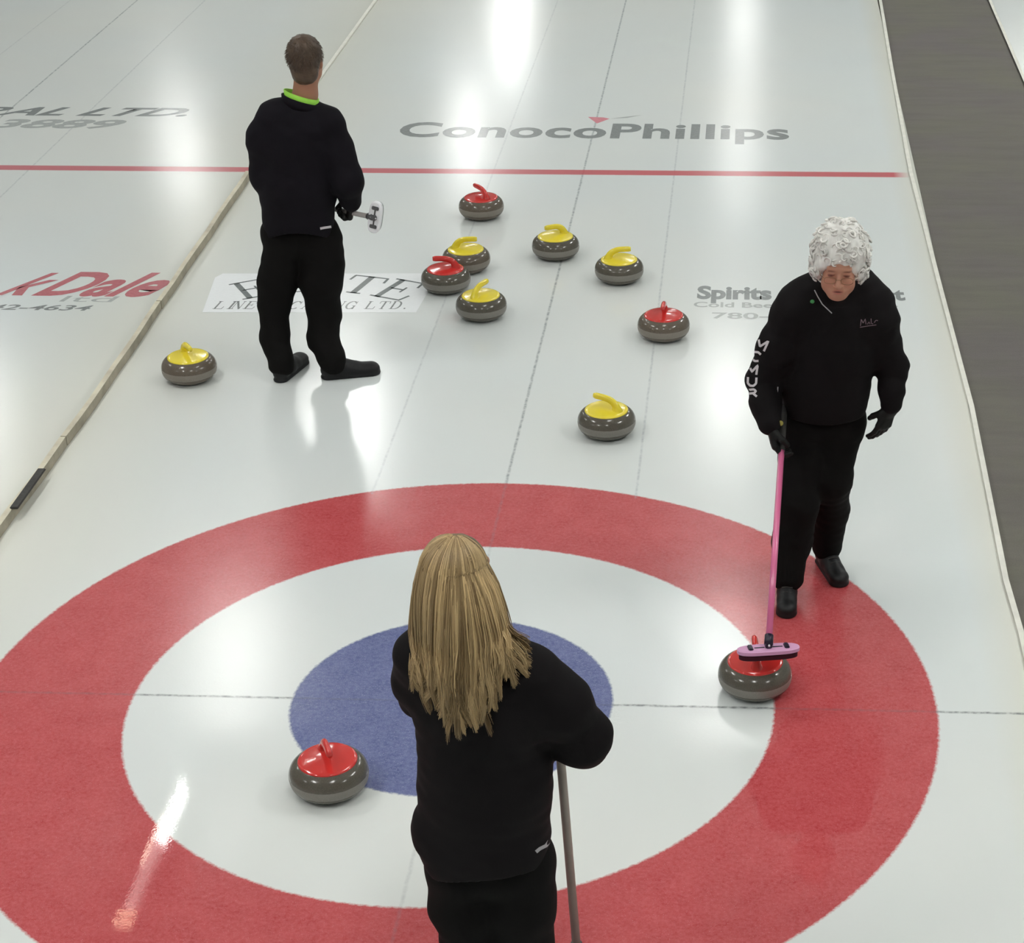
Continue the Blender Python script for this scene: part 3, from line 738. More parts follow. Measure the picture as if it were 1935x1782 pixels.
# ================================================================== the standing man, back to us
def build_man():
    yb = 3.10
    hc = at(578, 113, 3.13); R = head_frame(PI-.02, .02, 0.03)
    neck = at(577, 178, 3.11); chest = at(562, 235, 3.10); belly = at(560, 350, 3.10); hipc = at(565, 435, 3.10)
    shL = at(514, 221, 3.08); elL = at(503, 330, 3.12); wrL = at(530, 372, 3.32)
    shR = at(622, 232, 3.12); elR = at(657, 340, 3.06); wrR = at(664, 382, 3.13)
    hL, hR = at(533, 455, 3.10), at(604, 455, 3.12)
    kL, kR = at(519, 575, 3.09), at(612, 585, 3.13)
    aL, aR = at(527, 685, 3.03), at(617, 680, 3.13)
    heL = gnd(526, 724); dL = norm([.25, 1, 0]); heR = gnd(608, 715); dR = norm([1.0, .30, 0])
    J = [(neck, chest, .06, .15), (chest, belly, .15, .15), (belly, hipc, .15, .14), (chest, shL, .1, .07), (chest, shR, .1, .07),
         (shL, elL, .06, .045), (elL, wrL, .045, .03), (shR, elR, .06, .045), (elR, wrR, .045, .03),
         (hL, kL, .08, .06), (kL, aL, .06, .04), (hR, kR, .08, .06), (kR, aR, .06, .04),
         (aL, heL+dL*.16+Z3*.04, .04, .03), (aR, heR+dR*.16+Z3*.04, .04, .03)]
    J = [tuple((heL+dL*.06+Z3*.12) if q is aL else ((heR+dR*.06+Z3*.12) if q is aR else q) for q in j) for j in J]
    B = SDF(); head(B, hc, R, 1.0); B.cap(hc-R[:, 2]*.05-R[:, 1]*.02, neck, .056, .060, .03); body_under(B, J, .80)
    gd = norm(wrR-elR); hand_dir = norm(np.array([-.25, .45, -.75]))
    gripn = norm(np.array([-.75, .35, .1]))
    hand(B, wrR, hand_dir, gripn, (-.1, .6, .5), .20, (.95, 1.2, .8), .02, 1.0, .55, .018)
    hand(B, wrL, (.6, .5, -.3), (0, .6, -.7), (.3, .8, .3), .20, (.95, 1.2, .8), .02, 1.0, .55, .018)
    lo, hi = bounds([hc, heL, heR, elL, elR, wrR, wrL], .22); lo[2] = .012
    B.cut([0, 0, .02], [0, 0, -1])
    man, v = person_root(B, lo, hi, .0065, None, 'man with short brown hair and lime green collar, standing with his back to us')
    skin_tints(man, hc, R, 1, (0.36, 0.175, 0.11), (.32, .13, .10), (.12, .06, .04)); set_origin(man, (heL+heR)/2*np.array([1, 1, 0]))
    # jacket
    K = SDF()
    K.cap(at(566, 238, 3.10), at(562, 275, 3.10), .135, .178, .05, ((0, 1, 0), .74))
    K.cap(shL, at(560, 208, 3.10), .062, .058, .05); K.cap(shR, at(578, 212, 3.10), .070, .058, .05)
    K.cap(at(562, 262, 3.10), at(562, 350, 3.10), .178, .180, .05, ((0, 1, 0), .78))
    K.cap(at(562, 350, 3.10), at(564, 428, 3.10), .180, .182, .04, ((0, 1, 0), .80))
    K.cap(at(570, 212, 3.10), at(570, 235, 3.10), .080, .120, .04)
    K.chain([shL+np.array([.02, 0, .0]), at(500, 262, 3.08), elL], [.082, .080, .078], .05)
    K.chain([elL, wrL], [.074, .055], .04)
    K.chain([shR+np.array([-.01, 0, .0]), at(637, 285, 3.10), elR], [.078, .076, .078], .04)
    K.chain([elR, wrR-norm(wrR-elR)*.01], [.074, .054], .025)
    K.fn(wrinkle(.0055, 26, 11)); K.fn(wrinkle(.003, 60, 12))
    z0 = float(at(563, 440, 3.0)[2]); x0 = float(at(563, 440, 3.0)[0])
    K.fn(lambda p, d: np.maximum(d, z0-1.6*(p[:, 0]-x0)**2-p[:, 2]-.25*(p[:, 1]-3.0)))
    K.cut(wrR+norm(wrR-elR)*.02, norm(wrR-elR)+np.array([0, 0, -.3]), .004) if False else None
    lo, hi = bounds([shL, shR, elL, elR, wrL, wrR, neck, hipc], .26)
    jk = smesh('jacket', K, lo, hi, .0075, MAT['navy'], man)
    # collar: black stand with lime shirt collar inside, slanting down to the right
    def ring(c, rx, ry, h, th, tilt_x, name, mat, wob=0.0):
        V = []; F = []; n = 48
        for k_ in range(n):
            a = 2*PI*k_/n; x, y = math.cos(a), math.sin(a); g = 1.0
            for (rr, zz) in ((0, 0), (0, h), (-th, h), (-th, 0)):
                V.append(np.asarray(c)+np.array([x*(rx+rr), y*(ry+rr), zz+x*tilt_x*rx+(-.012*y)]))
        for k_ in range(n):
            for j in range(4):
                F.append((k_*4+j, ((k_+1) % n)*4+j, ((k_+1) % n)*4+(j+1) % 4, k_*4+(j+1) % 4))
        return mesh(name, V, F, mat, man)
    cc = at(569, 184, 3.10)
    ring(cc+np.array([0, 0, -.060]), .094, .088, .052, .010, -.30, 'jacket_collar', MAT['navy'])
    sc_ = ring(cc+np.array([.002, .002, -.035]), .083, .077, .050, .006, -.32, 'shirt_collar', MAT['lime']); sc_['label'] = 'lime green shirt collar'
    mark('jacket_print', K, [[(605, 432), (612, 430.5), (626, 428.5)]], 4.5, MAT['print'], man, t0=8)
    # trousers
    Tm = SDF()
    Tm.cap(hL+np.array([.015, 0, .05]), hR+np.array([-.02, 0, .05]), .116, .116, .05, ((0, 1, 0), .9))
    Tm.chain([at(541, 455, 3.1), at(524, 530, 3.10), kL, at(519, 640, 3.05), heL+dL*.055+Z3*.085], [.108, .098, .080, .072, .066], .03)
    Tm.chain([hR, at(607, 530, 3.12), kR, at(611, 640, 3.09), heR+dR*.065+Z3*.085], [.115, .104, .086, .078, .070], .03)
    Tm.ell(at(632, 490, 3.12), (.04, .05, .08), .05)
    Tm.fn(wrinkle(.006, 24, 21)); Tm.fn(wrinkle(.003, 70, 22))
    Tm.fn(lambda p, d: d+.0022*np.sin(p[:, 2]*75+2*np.sin(p[:, 0]*30))*np.clip((.30-p[:, 2])/.2, 0, 1))
    Tm.cut([0, 0, .030], (0, 0, -1), .01); Tm.cut([0, 0, float(at(563, 440, 3.1)[2])+.09], (0, 0, 1), .01)
    lo, hi = bounds([hL, hR, aL, aR, kL, kR], .2); smesh('trousers', Tm, lo, hi, .0075, MAT['trouser'], man)
    for he, d in ((heL, dL), (heR, dR)):
        S = shoe(SDF(), he, d, .30, .046); S.cut([0, 0, .001], (0, 0, -1), .002)
        smesh('shoe', S, *bounds([he, he+d*.3+Z3*.1], .09), .004, MAT['shoe'], man)
    # gloves
    for wr, dd, nn, ss in ((wrR, hand_dir, gripn, (-.1, .6, .5)), (wrL, (.6, .5, -.3), (0, .6, -.7), (.3, .8, .3))):
        G = hand(SDF(), wr, dd, nn, ss, .20, (.95, 1.2, .8), .02, 1.0, 1.35, .034)
        G.cap(wr-norm(np.array(dd))*.05, wr, .036, .036, .02)
        smesh('glove', G, *bounds([wr], .2), .0038, MAT['glove'], man)
    # hair: short crop
    W = lambda x, y, z: hc+R @ np.array([x, y, z])
    H = SDF(); H.ell(W(0, -.020, .034), (.082, .101, .094), .02, R); H.ell(W(0, -.050, -.045), (.066, .054, .066), .03, R)
    H.cut(W(0, .055, .03), R @ norm([0, 1, -.55]), .01); H.cut(W(0, 0, -.085), R @ norm([0, .5, -1]), .012)
    for s in (-1, 1): H.ell(W(s*.090, .006, -.015), (.020, .026, .036), .006, R, sub=True)
    H.fn(lambda p, d: d+.0022*fnoise(p, 220, 5, 8)+.0018*fnoise(p, 90, 6, 5))
    ho = smesh('hair', H, hc-.16, hc+.16, .0032, MAT['hair_strands'], man)
    q = np.zeros(len(ho.data.vertices)*3); ho.data.vertices.foreach_get('co', q); q = q.reshape(-1, 3)
    t = np.clip(.5+.5*fnoise(q, 120, 8, 6)+.25*fnoise(q, 400, 9, 6), 0, 1)[:, None]
    colattr(ho, 'tint', np.array([.055, .034, .022])*(1-t)+np.array([.115, .078, .052])*t)
    # short strands standing off the crop
    st = []; wd = []; cl = []
    for i in range(2600):
        u = norm(RNG.normal(size=3)); 
        if u[1] > .45 or (u[2] < -.35 and u[1] > -.2): continue
        p0 = W(0, -.020, .034)+R @ (u*np.array([.080, .099, .092])); nrm_ = R @ norm(u/np.array([.08, .1, .092]))
        dwn = norm(R @ np.array([RNG.normal()*.3, -.2, -.8])); a = p0+nrm_*.001; b = p0+nrm_*.006+dwn*.006; c = b+nrm_*.003+dwn*.008
        st.append(np.array([a, b, c])); wd.append(.0009); k_ = RNG.random(); cl.append(np.array([.05, .03, .02])*(1-k_)+np.array([.14, .10, .07])*k_)
    tuftmesh('hair', st, wd, MAT['hair_strands'], ho, 3, cl)
    return man, wrR, hand_dir, gripn, wrL

# ================================================================== brooms
def broom(name, label, top, bottom, shaft_r, shaft_mats, head_axis, head_mat, pad_mat, clip_mat, split=None, size=(.105, .038, .022), face=None):
    """shaft from top to bottom; head centred at bottom, long axis head_axis, its underside facing `face`"""
    top, bottom = np.asarray(top, float), np.asarray(bottom, float); d = norm(bottom-top)
    e = empty(name, tuple(bottom)); setp(e, label, 'broom')
    x = norm(head_axis); nrm_ = norm(face) if face is not None else d
    x = norm(x-(x @ nrm_)*nrm_); y = np.cross(nrm_, x)
    c = bottom+nrm_*.012
    a = bottom-d*.018
    if split is None: split = 1.0
    m_ = top+(a-top)*(1-split)
    if split < 1:
        V, F = sweep([top, m_], shaft_r*1.05, 16); g = mesh('grip', V, F, shaft_mats[1], e)
    V, F = sweep([m_ if split < 1 else top, a], shaft_r, 16); mesh('shaft', V, F, shaft_mats[0], e)
    # oval head block with rounded edge
    def block(name_, sx, sy, z0, z1, mat, bev):
        V = []; F = []; n = 40; lay = [(1-bev/sy, z0), (1, z0+bev*.6*np.sign(z1-z0)), (1, z1-bev*.6*np.sign(z1-z0)), (1-bev/sy, z1)]
        for sc, z in lay:
            for k_ in range(n):
                t = 2*PI*k_/n; ex = .55
                cx_ = math.copysign(abs(math.cos(t))**ex, math.cos(t)); cy_ = math.copysign(abs(math.sin(t))**.8, math.sin(t))
                V.append(c+x*cx_*(sx-(1-sc)*sy)+y*cy_*sy*sc+nrm_*z)
        for i in range(3):
            for k_ in range(n): F.append((i*n+k_, i*n+(k_+1) % n, (i+1)*n+(k_+1) % n, (i+1)*n+k_))
        F.append(tuple(range(n))[::-1]); F.append(tuple(range(3*n, 4*n))); 
        o = mesh(name_, V, F, mat, e, smooth=False); return o
    block('brush_head', size[0], size[1], -size[2]*.5, size[2]*.5, head_mat, .006)
    block('brush_pad', size[0]*.94, size[1]*.86, size[2]*.5, size[2]*.5+.022, pad_mat, .004)
    def lump(name_, cx_, cy_, lx, ly, z0, z1, mat, par=e):
        P = [c+x*(cx_+sx*lx)+y*(cy_+sy*ly)+nrm_*z for z in (z0, z1) for sx, sy in ((-1, -1), (1, -1), (1, 1), (-1, 1))]
        o = mesh(name_, P, [(3, 2, 1, 0), (4, 5, 6, 7), (0, 1, 5, 4), (1, 2, 6, 5), (2, 3, 7, 6), (3, 0, 4, 7)], mat, par, smooth=False)
        bm = bmesh.new(); bm.from_mesh(o.data); bmesh.ops.recalc_face_normals(bm, faces=bm.faces[:]); bmesh.ops.bevel(bm, geom=bm.edges[:], offset=min(lx, ly)*.35, segments=2, affect='EDGES'); bm.to_mesh(o.data); bm.free(); return o
    h_ = lump('hinge', 0, 0, .012, .014, -size[2]*.5-.020, -size[2]*.5+.004, clip_mat)
    V, F = sweep([a-d*.030, a+d*.008], shaft_r*1.35, 14); mesh('ferrule', V, F, clip_mat, e)
    for s in (-1, 1):
        lump('clip', s*size[0]*.58, 0, .009, size[1]*.55, -size[2]*.5-.007, -size[2]*.5+.003, clip_mat)
        lump('slot', s*size[0]*.29, 0, .020, .004, -size[2]*.5-.0015, -size[2]*.5+.001, clip_mat)
    V, F = sweep([c-nrm_*(size[2]*.5+.012)-y*.016, c-nrm_*(size[2]*.5+.012)+y*.016], .0045, 10); mesh('bolt', V, F, MAT['steel'], e)
    return e
MAT['steel'] = plain('bright steel', (0.85, 0.85, 0.86, 1), .2, metal=.6)
MAT['pink_shaft'] = plain('pink lacquered shaft', (0.72, 0.16, 0.33, 1), .25, .5, coat=.4)
MAT['pink_head'] = plain('pale lilac pink plastic', (0.66, 0.35, 0.56, 1), .45)
MAT['maroon'] = plain('dark maroon pad', (0.045, 0.008, 0.016, 1), .8, .2)
MAT['navyplastic'] = plain('dark navy plastic', (0.018, 0.012, 0.030, 1), .35)
MAT['grey_shaft'] = plain('silver grey shaft', (0.36, 0.34, 0.325, 1), .4)
MAT['taupe_shaft'] = plain('taupe grey shaft', (0.37, 0.32, 0.28, 1), .5, .4, .06, 20)
MAT['white_plastic'] = plain('white plastic', (0.84, 0.85, 0.88, 1), .4)
MAT['grey_plastic'] = plain('dark grey plastic', (0.09, 0.09, 0.095, 1), .5)
MAT['palepad'] = plain('pale grey pad', (0.42, 0.44, 0.44, 1), .8)

man, mwr, mhd, mgn, mwl = build_man()
gp = mwr+norm(mhd)*.085+norm(mgn)*.028                   # where the man's fist closes
bh = at(707, 411, 3.02)
broom('curling_broom', 'grey-shafted white-headed broom tucked under the standing man\'s right arm', gp+norm(gp-bh)*.42, bh, .0125,
      [MAT['grey_shaft'], MAT['rubber']], (.12, -.10, 1), MAT['white_plastic'], MAT['palepad'], MAT['grey_plastic'], size=(.080, .034, .022), face=(.25, .93, -.15))

# ================================================================== the white-haired woman walking toward us
def build_elder():
    hc = at(1586, 501, .90); R = head_frame(-.05, .14, .03); sc = .98
    neck = at(1582, 545, 1.00)+np.array([0, 0, .0]); chest = at(1580, 620, 1.00); belly = at(1562, 725, 1.02); hipc = at(1553, 790, 1.04)
    shL = at(1503, 592, .99); elL = at(1443, 718, 1.00); wrL = at(1455, 800, .86)
    shR = at(1657, 605, .99); elR = at(1686, 690, 1.02); wrR = at(1684, 768, .96)
    hL, hR = at(1518, 805, 1.04), at(1583, 805, 1.04)
    kL, kR = at(1508, 950, .90), at(1570, 905, .98)
    aL, aR = at(1489, 1095, .90), at(1568, 1035, 1.16)
    toL = gnd(1486, 1171); toL[2] = 0; dL = norm([-.02, -1, 0]); heL = toL-dL*.265
    toR = gnd(1592, 1112); toR[2] = 0; dR = norm([.34, -1, 0]); heR = toR-dR*.265
    J = [(neck, chest, .05, .13), (chest, belly, .13, .13), (belly, hipc, .13, .13), (chest, shL, .09, .06), (chest, shR, .09, .06),
         (shL, elL, .055, .042), (elL, wrL, .042, .028), (shR, elR, .055, .042), (elR, wrR, .042, .028),
         (hL, kL, .08, .06), (kL, aL, .06, .04), (hR, kR, .08, .06), (kR, aR, .06, .04),
         (aL, heL+dL*.16+Z3*.04, .04, .03), (aR, heR+dR*.16+Z3*.04, .04, .03)]
    J = [tuple((heL+dL*.06+Z3*.12) if q is aL else ((heR+dR*.06+Z3*.12) if q is aR else q) for q in j) for j in J]
    B = SDF(); W = head(B, hc, R, sc, jaw=1.02); B.cap(W(0, -.03, -.06), neck, .052, .058, .03); body_under(B, J, .78)
    hdL, hnL, hsL = norm([.25, -.30, -1]), norm([.9, .15, .1]), norm([.1, -1, .25])
    hdR, hnR, hsR = norm([-.34, -.12, -1]), norm([-.75, .50, .1]), norm([-.75, -.62, 0])
    hand(B, wrL, hdL, hnL, hsL, .195, (.40, .65, .6), .02, .7, .55, .018); hand(B, wrR, hdR, hnR, hsR, .190, (.22, .35, .30), .04, 1.25, .55, .018)
    B.cut([0, 0, .02], [0, 0, -1])
    lo, hi = bounds([hc, heL, toL, toR, elL, elR, wrR, wrL], .2); lo[2] = .012
    el, v = person_root(B, lo, hi, .0042, None, 'white-haired woman in glasses and black jacket walking towards us with a pink broom')
    skin_tints(el, hc, R, sc, (0.50, 0.245, 0.165), (.42, .12, .10), (.075, .028, .018)); set_origin(el, (heL+heR)/2*np.array([1, 1, 0]))
    K = SDF()
    K.cap(at(1583, 600, 1.03), at(1578, 650, 1.01), .130, .165, .05, ((0, 1, 0), .78))
    K.cap(at(1578, 640, 1.01), at(1562, 730, 1.02), .168, .165, .05, ((0, 1, 0), .82))
    K.cap(at(1562, 730, 1.02), at(1556, 785, 1.03), .165, .166, .04, ((0, 1, 0), .85))
    K.cap(at(1588, 535, 1.04), at(1585, 575, 1.02), .075, .115, .06)
    K.cap(at(1548, 530, 1.07), at(1515, 560, 1.03), .050, .070, .05); K.cap(at(1632, 530, 1.07), at(1655, 565, 1.02), .050, .065, .05)
    K.chain([at(1525, 575, 1.0), shL, at(1470, 655, .99), elL], [.078, .082, .074, .066], .05)
    K.chain([elL, at(1447, 762, .93), wrL], [.066, .058, .046], .03)
    K.chain([at(1635, 575, 1.0), shR, elR], [.075, .076, .063], .05)
    K.chain([elR, at(1684, 735, .98), wrR+np.array([0, 0, .01])], [.062, .050, .044], .02)
    K.fn(wrinkle(.0050, 28, 31)); K.fn(wrinkle(.0028, 66, 32))
    K.fn(lambda p, d: d+.0035*np.sin(p[:, 2]*62+2.5*np.sin(p[:, 1]*21+p[:, 0]*17))*np.sin(p[:, 2]*23+p[:, 0]*31)*np.clip((np.abs(p[:, 0]-1.43)-.15)/.06, 0, 1))
    # v-shaped neck opening
    K.ell(hc+np.array([0, .01, -.085]), (.062, .075, .055), .02, sub=True)
    K.cut(at(1556, 802, .9), (0, 0, -1), .006)
    lo, hi = bounds([shL, shR, elL, elR, wrL, wrR, neck, hipc], .22)
    # the trunk's hem cut must not shorten the sleeves
    A = SDF(); A.chain([elL, at(1447, 762, .93), wrL], [.068, .060, .048], .03); A.chain([elR, at(1684, 735, .98), wrR+np.array([0, 0, .01])], [.060, .050, .044], .02)
    A.fn(wrinkle(.004, 50, 33))
    KK = lambda p: np.minimum(K(p), A(p))
    smesh('jacket', KK, lo, hi, .006, MAT['jacket'], el)
    # standing collar, higher behind the head, open at the throat
    def collar_band(name, rad, h0, h1, th, a0, a1, mat, cofs):
        V = []; F = []; n = 40; c0 = np.asarray(cofs)
        up = norm([0, -.25, 1]); xx = np.array([1., 0, 0]); yy = np.cross(up, xx)
        for k_ in range(n+1):
            a = a0+(a1-a0)*k_/n; back = .5+.5*math.sin(a)
            o_ = xx*math.cos(a)*rad[0]+yy*math.sin(a)*rad[1]; u = norm(o_)
            for rr, zz in ((0, h0), (.008, h1*(.45+.55*back)), (.008-th, h1*(.45+.55*back)), (-th, h0)):
                V.append(c0+o_+u*rr+up*zz)
        for k_ in range(n):
            for j in range(4): F.append((k_*4+j, (k_+1)*4+j, (k_+1)*4+(j+1) % 4, k_*4+(j+1) % 4))
        F += [(0, 1, 2, 3), (n*4+3, n*4+2, n*4+1, n*4)]
        o = mesh(name, V, F, mat, el); s = o.modifiers.new('soft', 'SUBSURF'); s.levels = s.render_levels = 1; return o
    cc = at(1583, 552, 1.02)
    collar_band('jacket_collar', (.100, .085), -.06, .060, .012, -.42*PI, 1.42*PI, MAT['jacket'], cc+np.array([-.004, -.02, -.03]))
    mark('collar_piping', K, [[(1539, 548), (1545, 560), (1554, 575), (1572, 592)]], 2.0, MAT['greyprint'], el, t0=6, off=.004)
    mark('zip_pull', K, [[(1470, 731), (1469.5, 738), (1467, 750)]], 2.2, MAT['greyprint'], el, t0=6)
    g, ok = hit(K, 1535, 570, 6, 0.002)
    o = SDF().ell(g, (.0085, .004, .0085), .01); p_ = smesh('lapel_pin', o, g-.015, g+.015, .0012, plain('green enamel', (.06, .30, .09, 1), .4), el); p_['label'] = 'small round green pin'
    g, ok = hit(K, 1475, 800, 6, 0.004)
    o = SDF().ell(g, (.011, .005, .012), .01); p_ = smesh('zip_charm', o, g-.02, g+.02, .0014, plain('tarnished yellow metal', (.34, .30, .06, 1), .45), el); p_['label'] = 'small yellow charm near the hem'
    # chest print
    L = [[(1626, 616), (1627.5, 603), (1631, 611), (1635, 602.5), (1636.5, 613)], [(1639, 613), (1642, 608), (1644, 612.5)], [(1646, 602), (1646.5, 612), (1650, 611.5)], [(1652, 610), (1655, 605), (1659, 606)],
         [(1625, 618.5), (1640, 616), (1656, 614)]]
    mark('chest_print', K, L, 1.5, MAT['dimprint'], el, t0=6)
    # white letters down the sleeve
    def glyph(ch, cx, cy, s, rot):
        Gs = {'M': [[(-.5, .5), (-.5, -.5), (0, .25), (.5, -.5), (.5, .5)]], 'C': [[(.5, -.35), (.15, -.5), (-.35, -.35), (-.5, 0), (-.35, .35), (.15, .5), (.5, .35)]],
              'U': [[(-.5, -.5), (-.5, .2), (-.2, .5), (.2, .5), (.5, .2), (.5, -.5)]], 'R': [[(-.5, .5), (-.5, -.5), (.2, -.5), (.45, -.25), (.2, 0), (-.5, 0)], [(0, 0), (.5, .5)]]}
        c_, s_ = math.cos(rot), math.sin(rot)
        return [[(cx+(x*c_-y*s_)*s, cy+(x*s_+y*c_)*s) for x, y in pl] for pl in Gs[ch]]
    KA = lambda p: np.minimum(K(p), A(p))
    for ch_, x_, y_, s_, r_ in (('M', 1438, 650, 21, .42), ('C', 1427, 673, 18, .35), ('M', 1421.5, 698, 18, .15), ('U', 1421, 721, 16, .05), ('R', 1422.5, 743, 14, -.1)):
        mark('sleeve_letter', KA, glyph(ch_, x_, y_, s_, r_), 4.2, MAT['print'], el, t0=6)

    # trousers
    Tm = SDF()
    Tm.cap(hL+np.array([.01, 0, .03]), hR+np.array([-.01, 0, .03]), .125, .125, .05, ((0, 1, 0), .9))
    Tm.chain([hL, kL, at(1497, 1020, .90), heL+dL*.085+Z3*.100], [.106, .082, .076, .066], .035)
    Tm.chain([hR, kR, at(1571, 960, 1.06), heR+dR*.075+Z3*.100], [.100, .084, .072, .064], .035)
    Tm.fn(wrinkle(.006, 24, 41)); Tm.fn(wrinkle(.003, 70, 42)); Tm.cut([0, 0, .045], (0, 0, -1), .01)
    Tm.cut([0, 0, float(hL[2])+.10], (0, 0, 1), .01)
    lo, hi = bounds([hL, hR, aL, aR, kL, kR], .2); smesh('trousers', Tm, lo, hi, .0065, MAT['trouser'], el)
    for he, d in ((heL, dL), (heR, dR)):
        S = shoe(SDF(), he, d, .265, .041); S.cut([0, 0, .001], (0, 0, -1), .002)
        s_ = smesh('shoe', S, *bounds([he, he+d*.27+Z3*.1], .09), .0038, MAT['shoe'], el)
        V = []; F = []
        pc = []
        for t in (.150, .170, .190):
            c = he+d*t+Z3*(.095-(t-.13)*.60); sd = np.cross(d, Z3)
            pc.append(sweep([c-sd*.022, c+Z3*.004, c+sd*.022], .0028, 6))
        V, F = merge(pc); mesh('laces', V, F, MAT['rubber'], s_)
    G = hand(SDF(), wrL, hdL, hnL, hsL, .195, (.40, .65, .6), .02, .7, 1.25, .030); G.cap(wrL-norm(wrL-elL)*.03, wrL, .032, .033, .02)
    smesh('glove', G, *bounds([wrL], .2), .0034, MAT['glove'], el)
    G = hand(SDF(), wrR, hdR, hnR, hsR, .190, (.22, .35, .30), .04, 1.25, 1.15, .031); G.cap(wrR-norm(wrR-elR)*.03, wrR, .032, .032, .02)
    smesh('glove', G, *bounds([wrR], .2), .0034, MAT['glove'], el)
    # glasses
    gl = []; 
    for s in (-1, 1):
        P = [W(s*.033+.023*math.copysign(abs(math.cos(t))**.8, math.cos(t)), .1045-.10*(s*(.023*math.cos(t))+.033-.033)**2, -.012+.0145*math.copysign(abs(math.sin(t))**.8, math.sin(t))) for t in np.linspace(0, 2*PI, 33)]
        gl.append(sweep(P, .0011, 6, cap=False)); gl.append(sweep([W(s*.056, .103, -.004), W(s*.070, .085, -.002), W(s*.078, .01, .002)], .0012, 6))
    gl.append(sweep([W(-.010, .105, -.009), W(0, .109, -.006), W(.010, .105, -.009)], .0012, 6))
    V, F = merge(gl); mesh('glasses', V, F, plain('thin bronze wire', (.30, .17, .09, 1), .3, metal=.7), el)
    # curly white hair
    H = SDF(); H.ell(W(0, -.035, .058), (.106, .118, .108), .03, R)
    for s in (-1, 1): H.ell(W(s*.080, -.004, -.004), (.030, .052, .058), .03, R)
    H.ell(W(0, -.075, -.030), (.080, .055, .070), .03, R)
    H.ell(W(0, .112, -.038), (.062, .066, .086), .012, R, sub=True)
    H.fn(lambda p, d: d+.0085*fnoise(p, 85, 51, 6)+.0045*fnoise(p, 170, 52, 6))
    ho = smesh('hair', H, hc-.22, hc+.22, .0035, MAT['hair_strands'], el)
    q = np.zeros(len(ho.data.vertices)*3); ho.data.vertices.foreach_get('co', q); q = q.reshape(-1, 3)
    t = np.clip(.55+.5*fnoise(q, 90, 53, 6)+.3*fnoise(q, 300, 54, 6), 0, 1)[:, None]
    colattr(ho, 'tint', np.array([.66, .64, .61])*(1-t)+np.array([.96, .95, .91])*t)
    st = []; wd = []; cl = []; tries = 0
    while len(st) < 330 and tries < 6000:
        tries += 1
        u = norm(RNG.normal(size=3)); p = W(0, -.02, .02)+R @ (u*.17)
        for _ in range(30): e_ = float(H(p[None])[0]); p = p-(R @ u)*e_*.8
        if abs(H(p[None])[0]) > .004: continue
        loc = R.T @ (p-hc)
        if loc[1] > .055 and loc[2] < .050: continue
        nn = R @ u; a1 = norm(np.cross(nn, RNG.normal(size=3))); a2 = np.cross(nn, a1); r0 = RNG.uniform(.009, .018); ang = RNG.uniform(0, 6.28); tr = RNG.uniform(1.1, 1.7)*PI
        T_ = np.linspace(0, tr, 9)
        P = np.array([p+nn*(.001+.006*math.sin(PI*i/8))+(a1*math.cos(ang+t_)+a2*math.sin(ang+t_))*r0*(1-.3*i/8) for i, t_ in enumerate(T_)])
        st.append(P); wd.append(RNG.uniform(.0025, .0055)); k_ = RNG.random(); cl.append(np.array([.62, .60, .57])*(1-k_)+np.array([.96, .94, .89])*k_)
    tuftmesh('curls', st, wd, MAT['hair_strands'], ho, 5, cl)
    return el, wrL, hdL, hnL, hsL
el, ewr, ehd, ehn, ehs = build_elder()
gp = ewr+norm(ehd)*.085+norm(ehn)*.030
bb = gnd(1452, 1222, .247)
sl = norm(gp-bb)
broom('curling_broom', 'pink broom with lilac head pressed on the red-handled stone by the white-haired woman', bb+sl*1.10, bb, .0125,
      [MAT['pink_shaft'], MAT['rubber']], (1, .20, 0.0), MAT['pink_head'], MAT['maroon'], MAT['navyplastic'], split=.80, size=(.118, .036, .020), face=(0, -.10, -1))

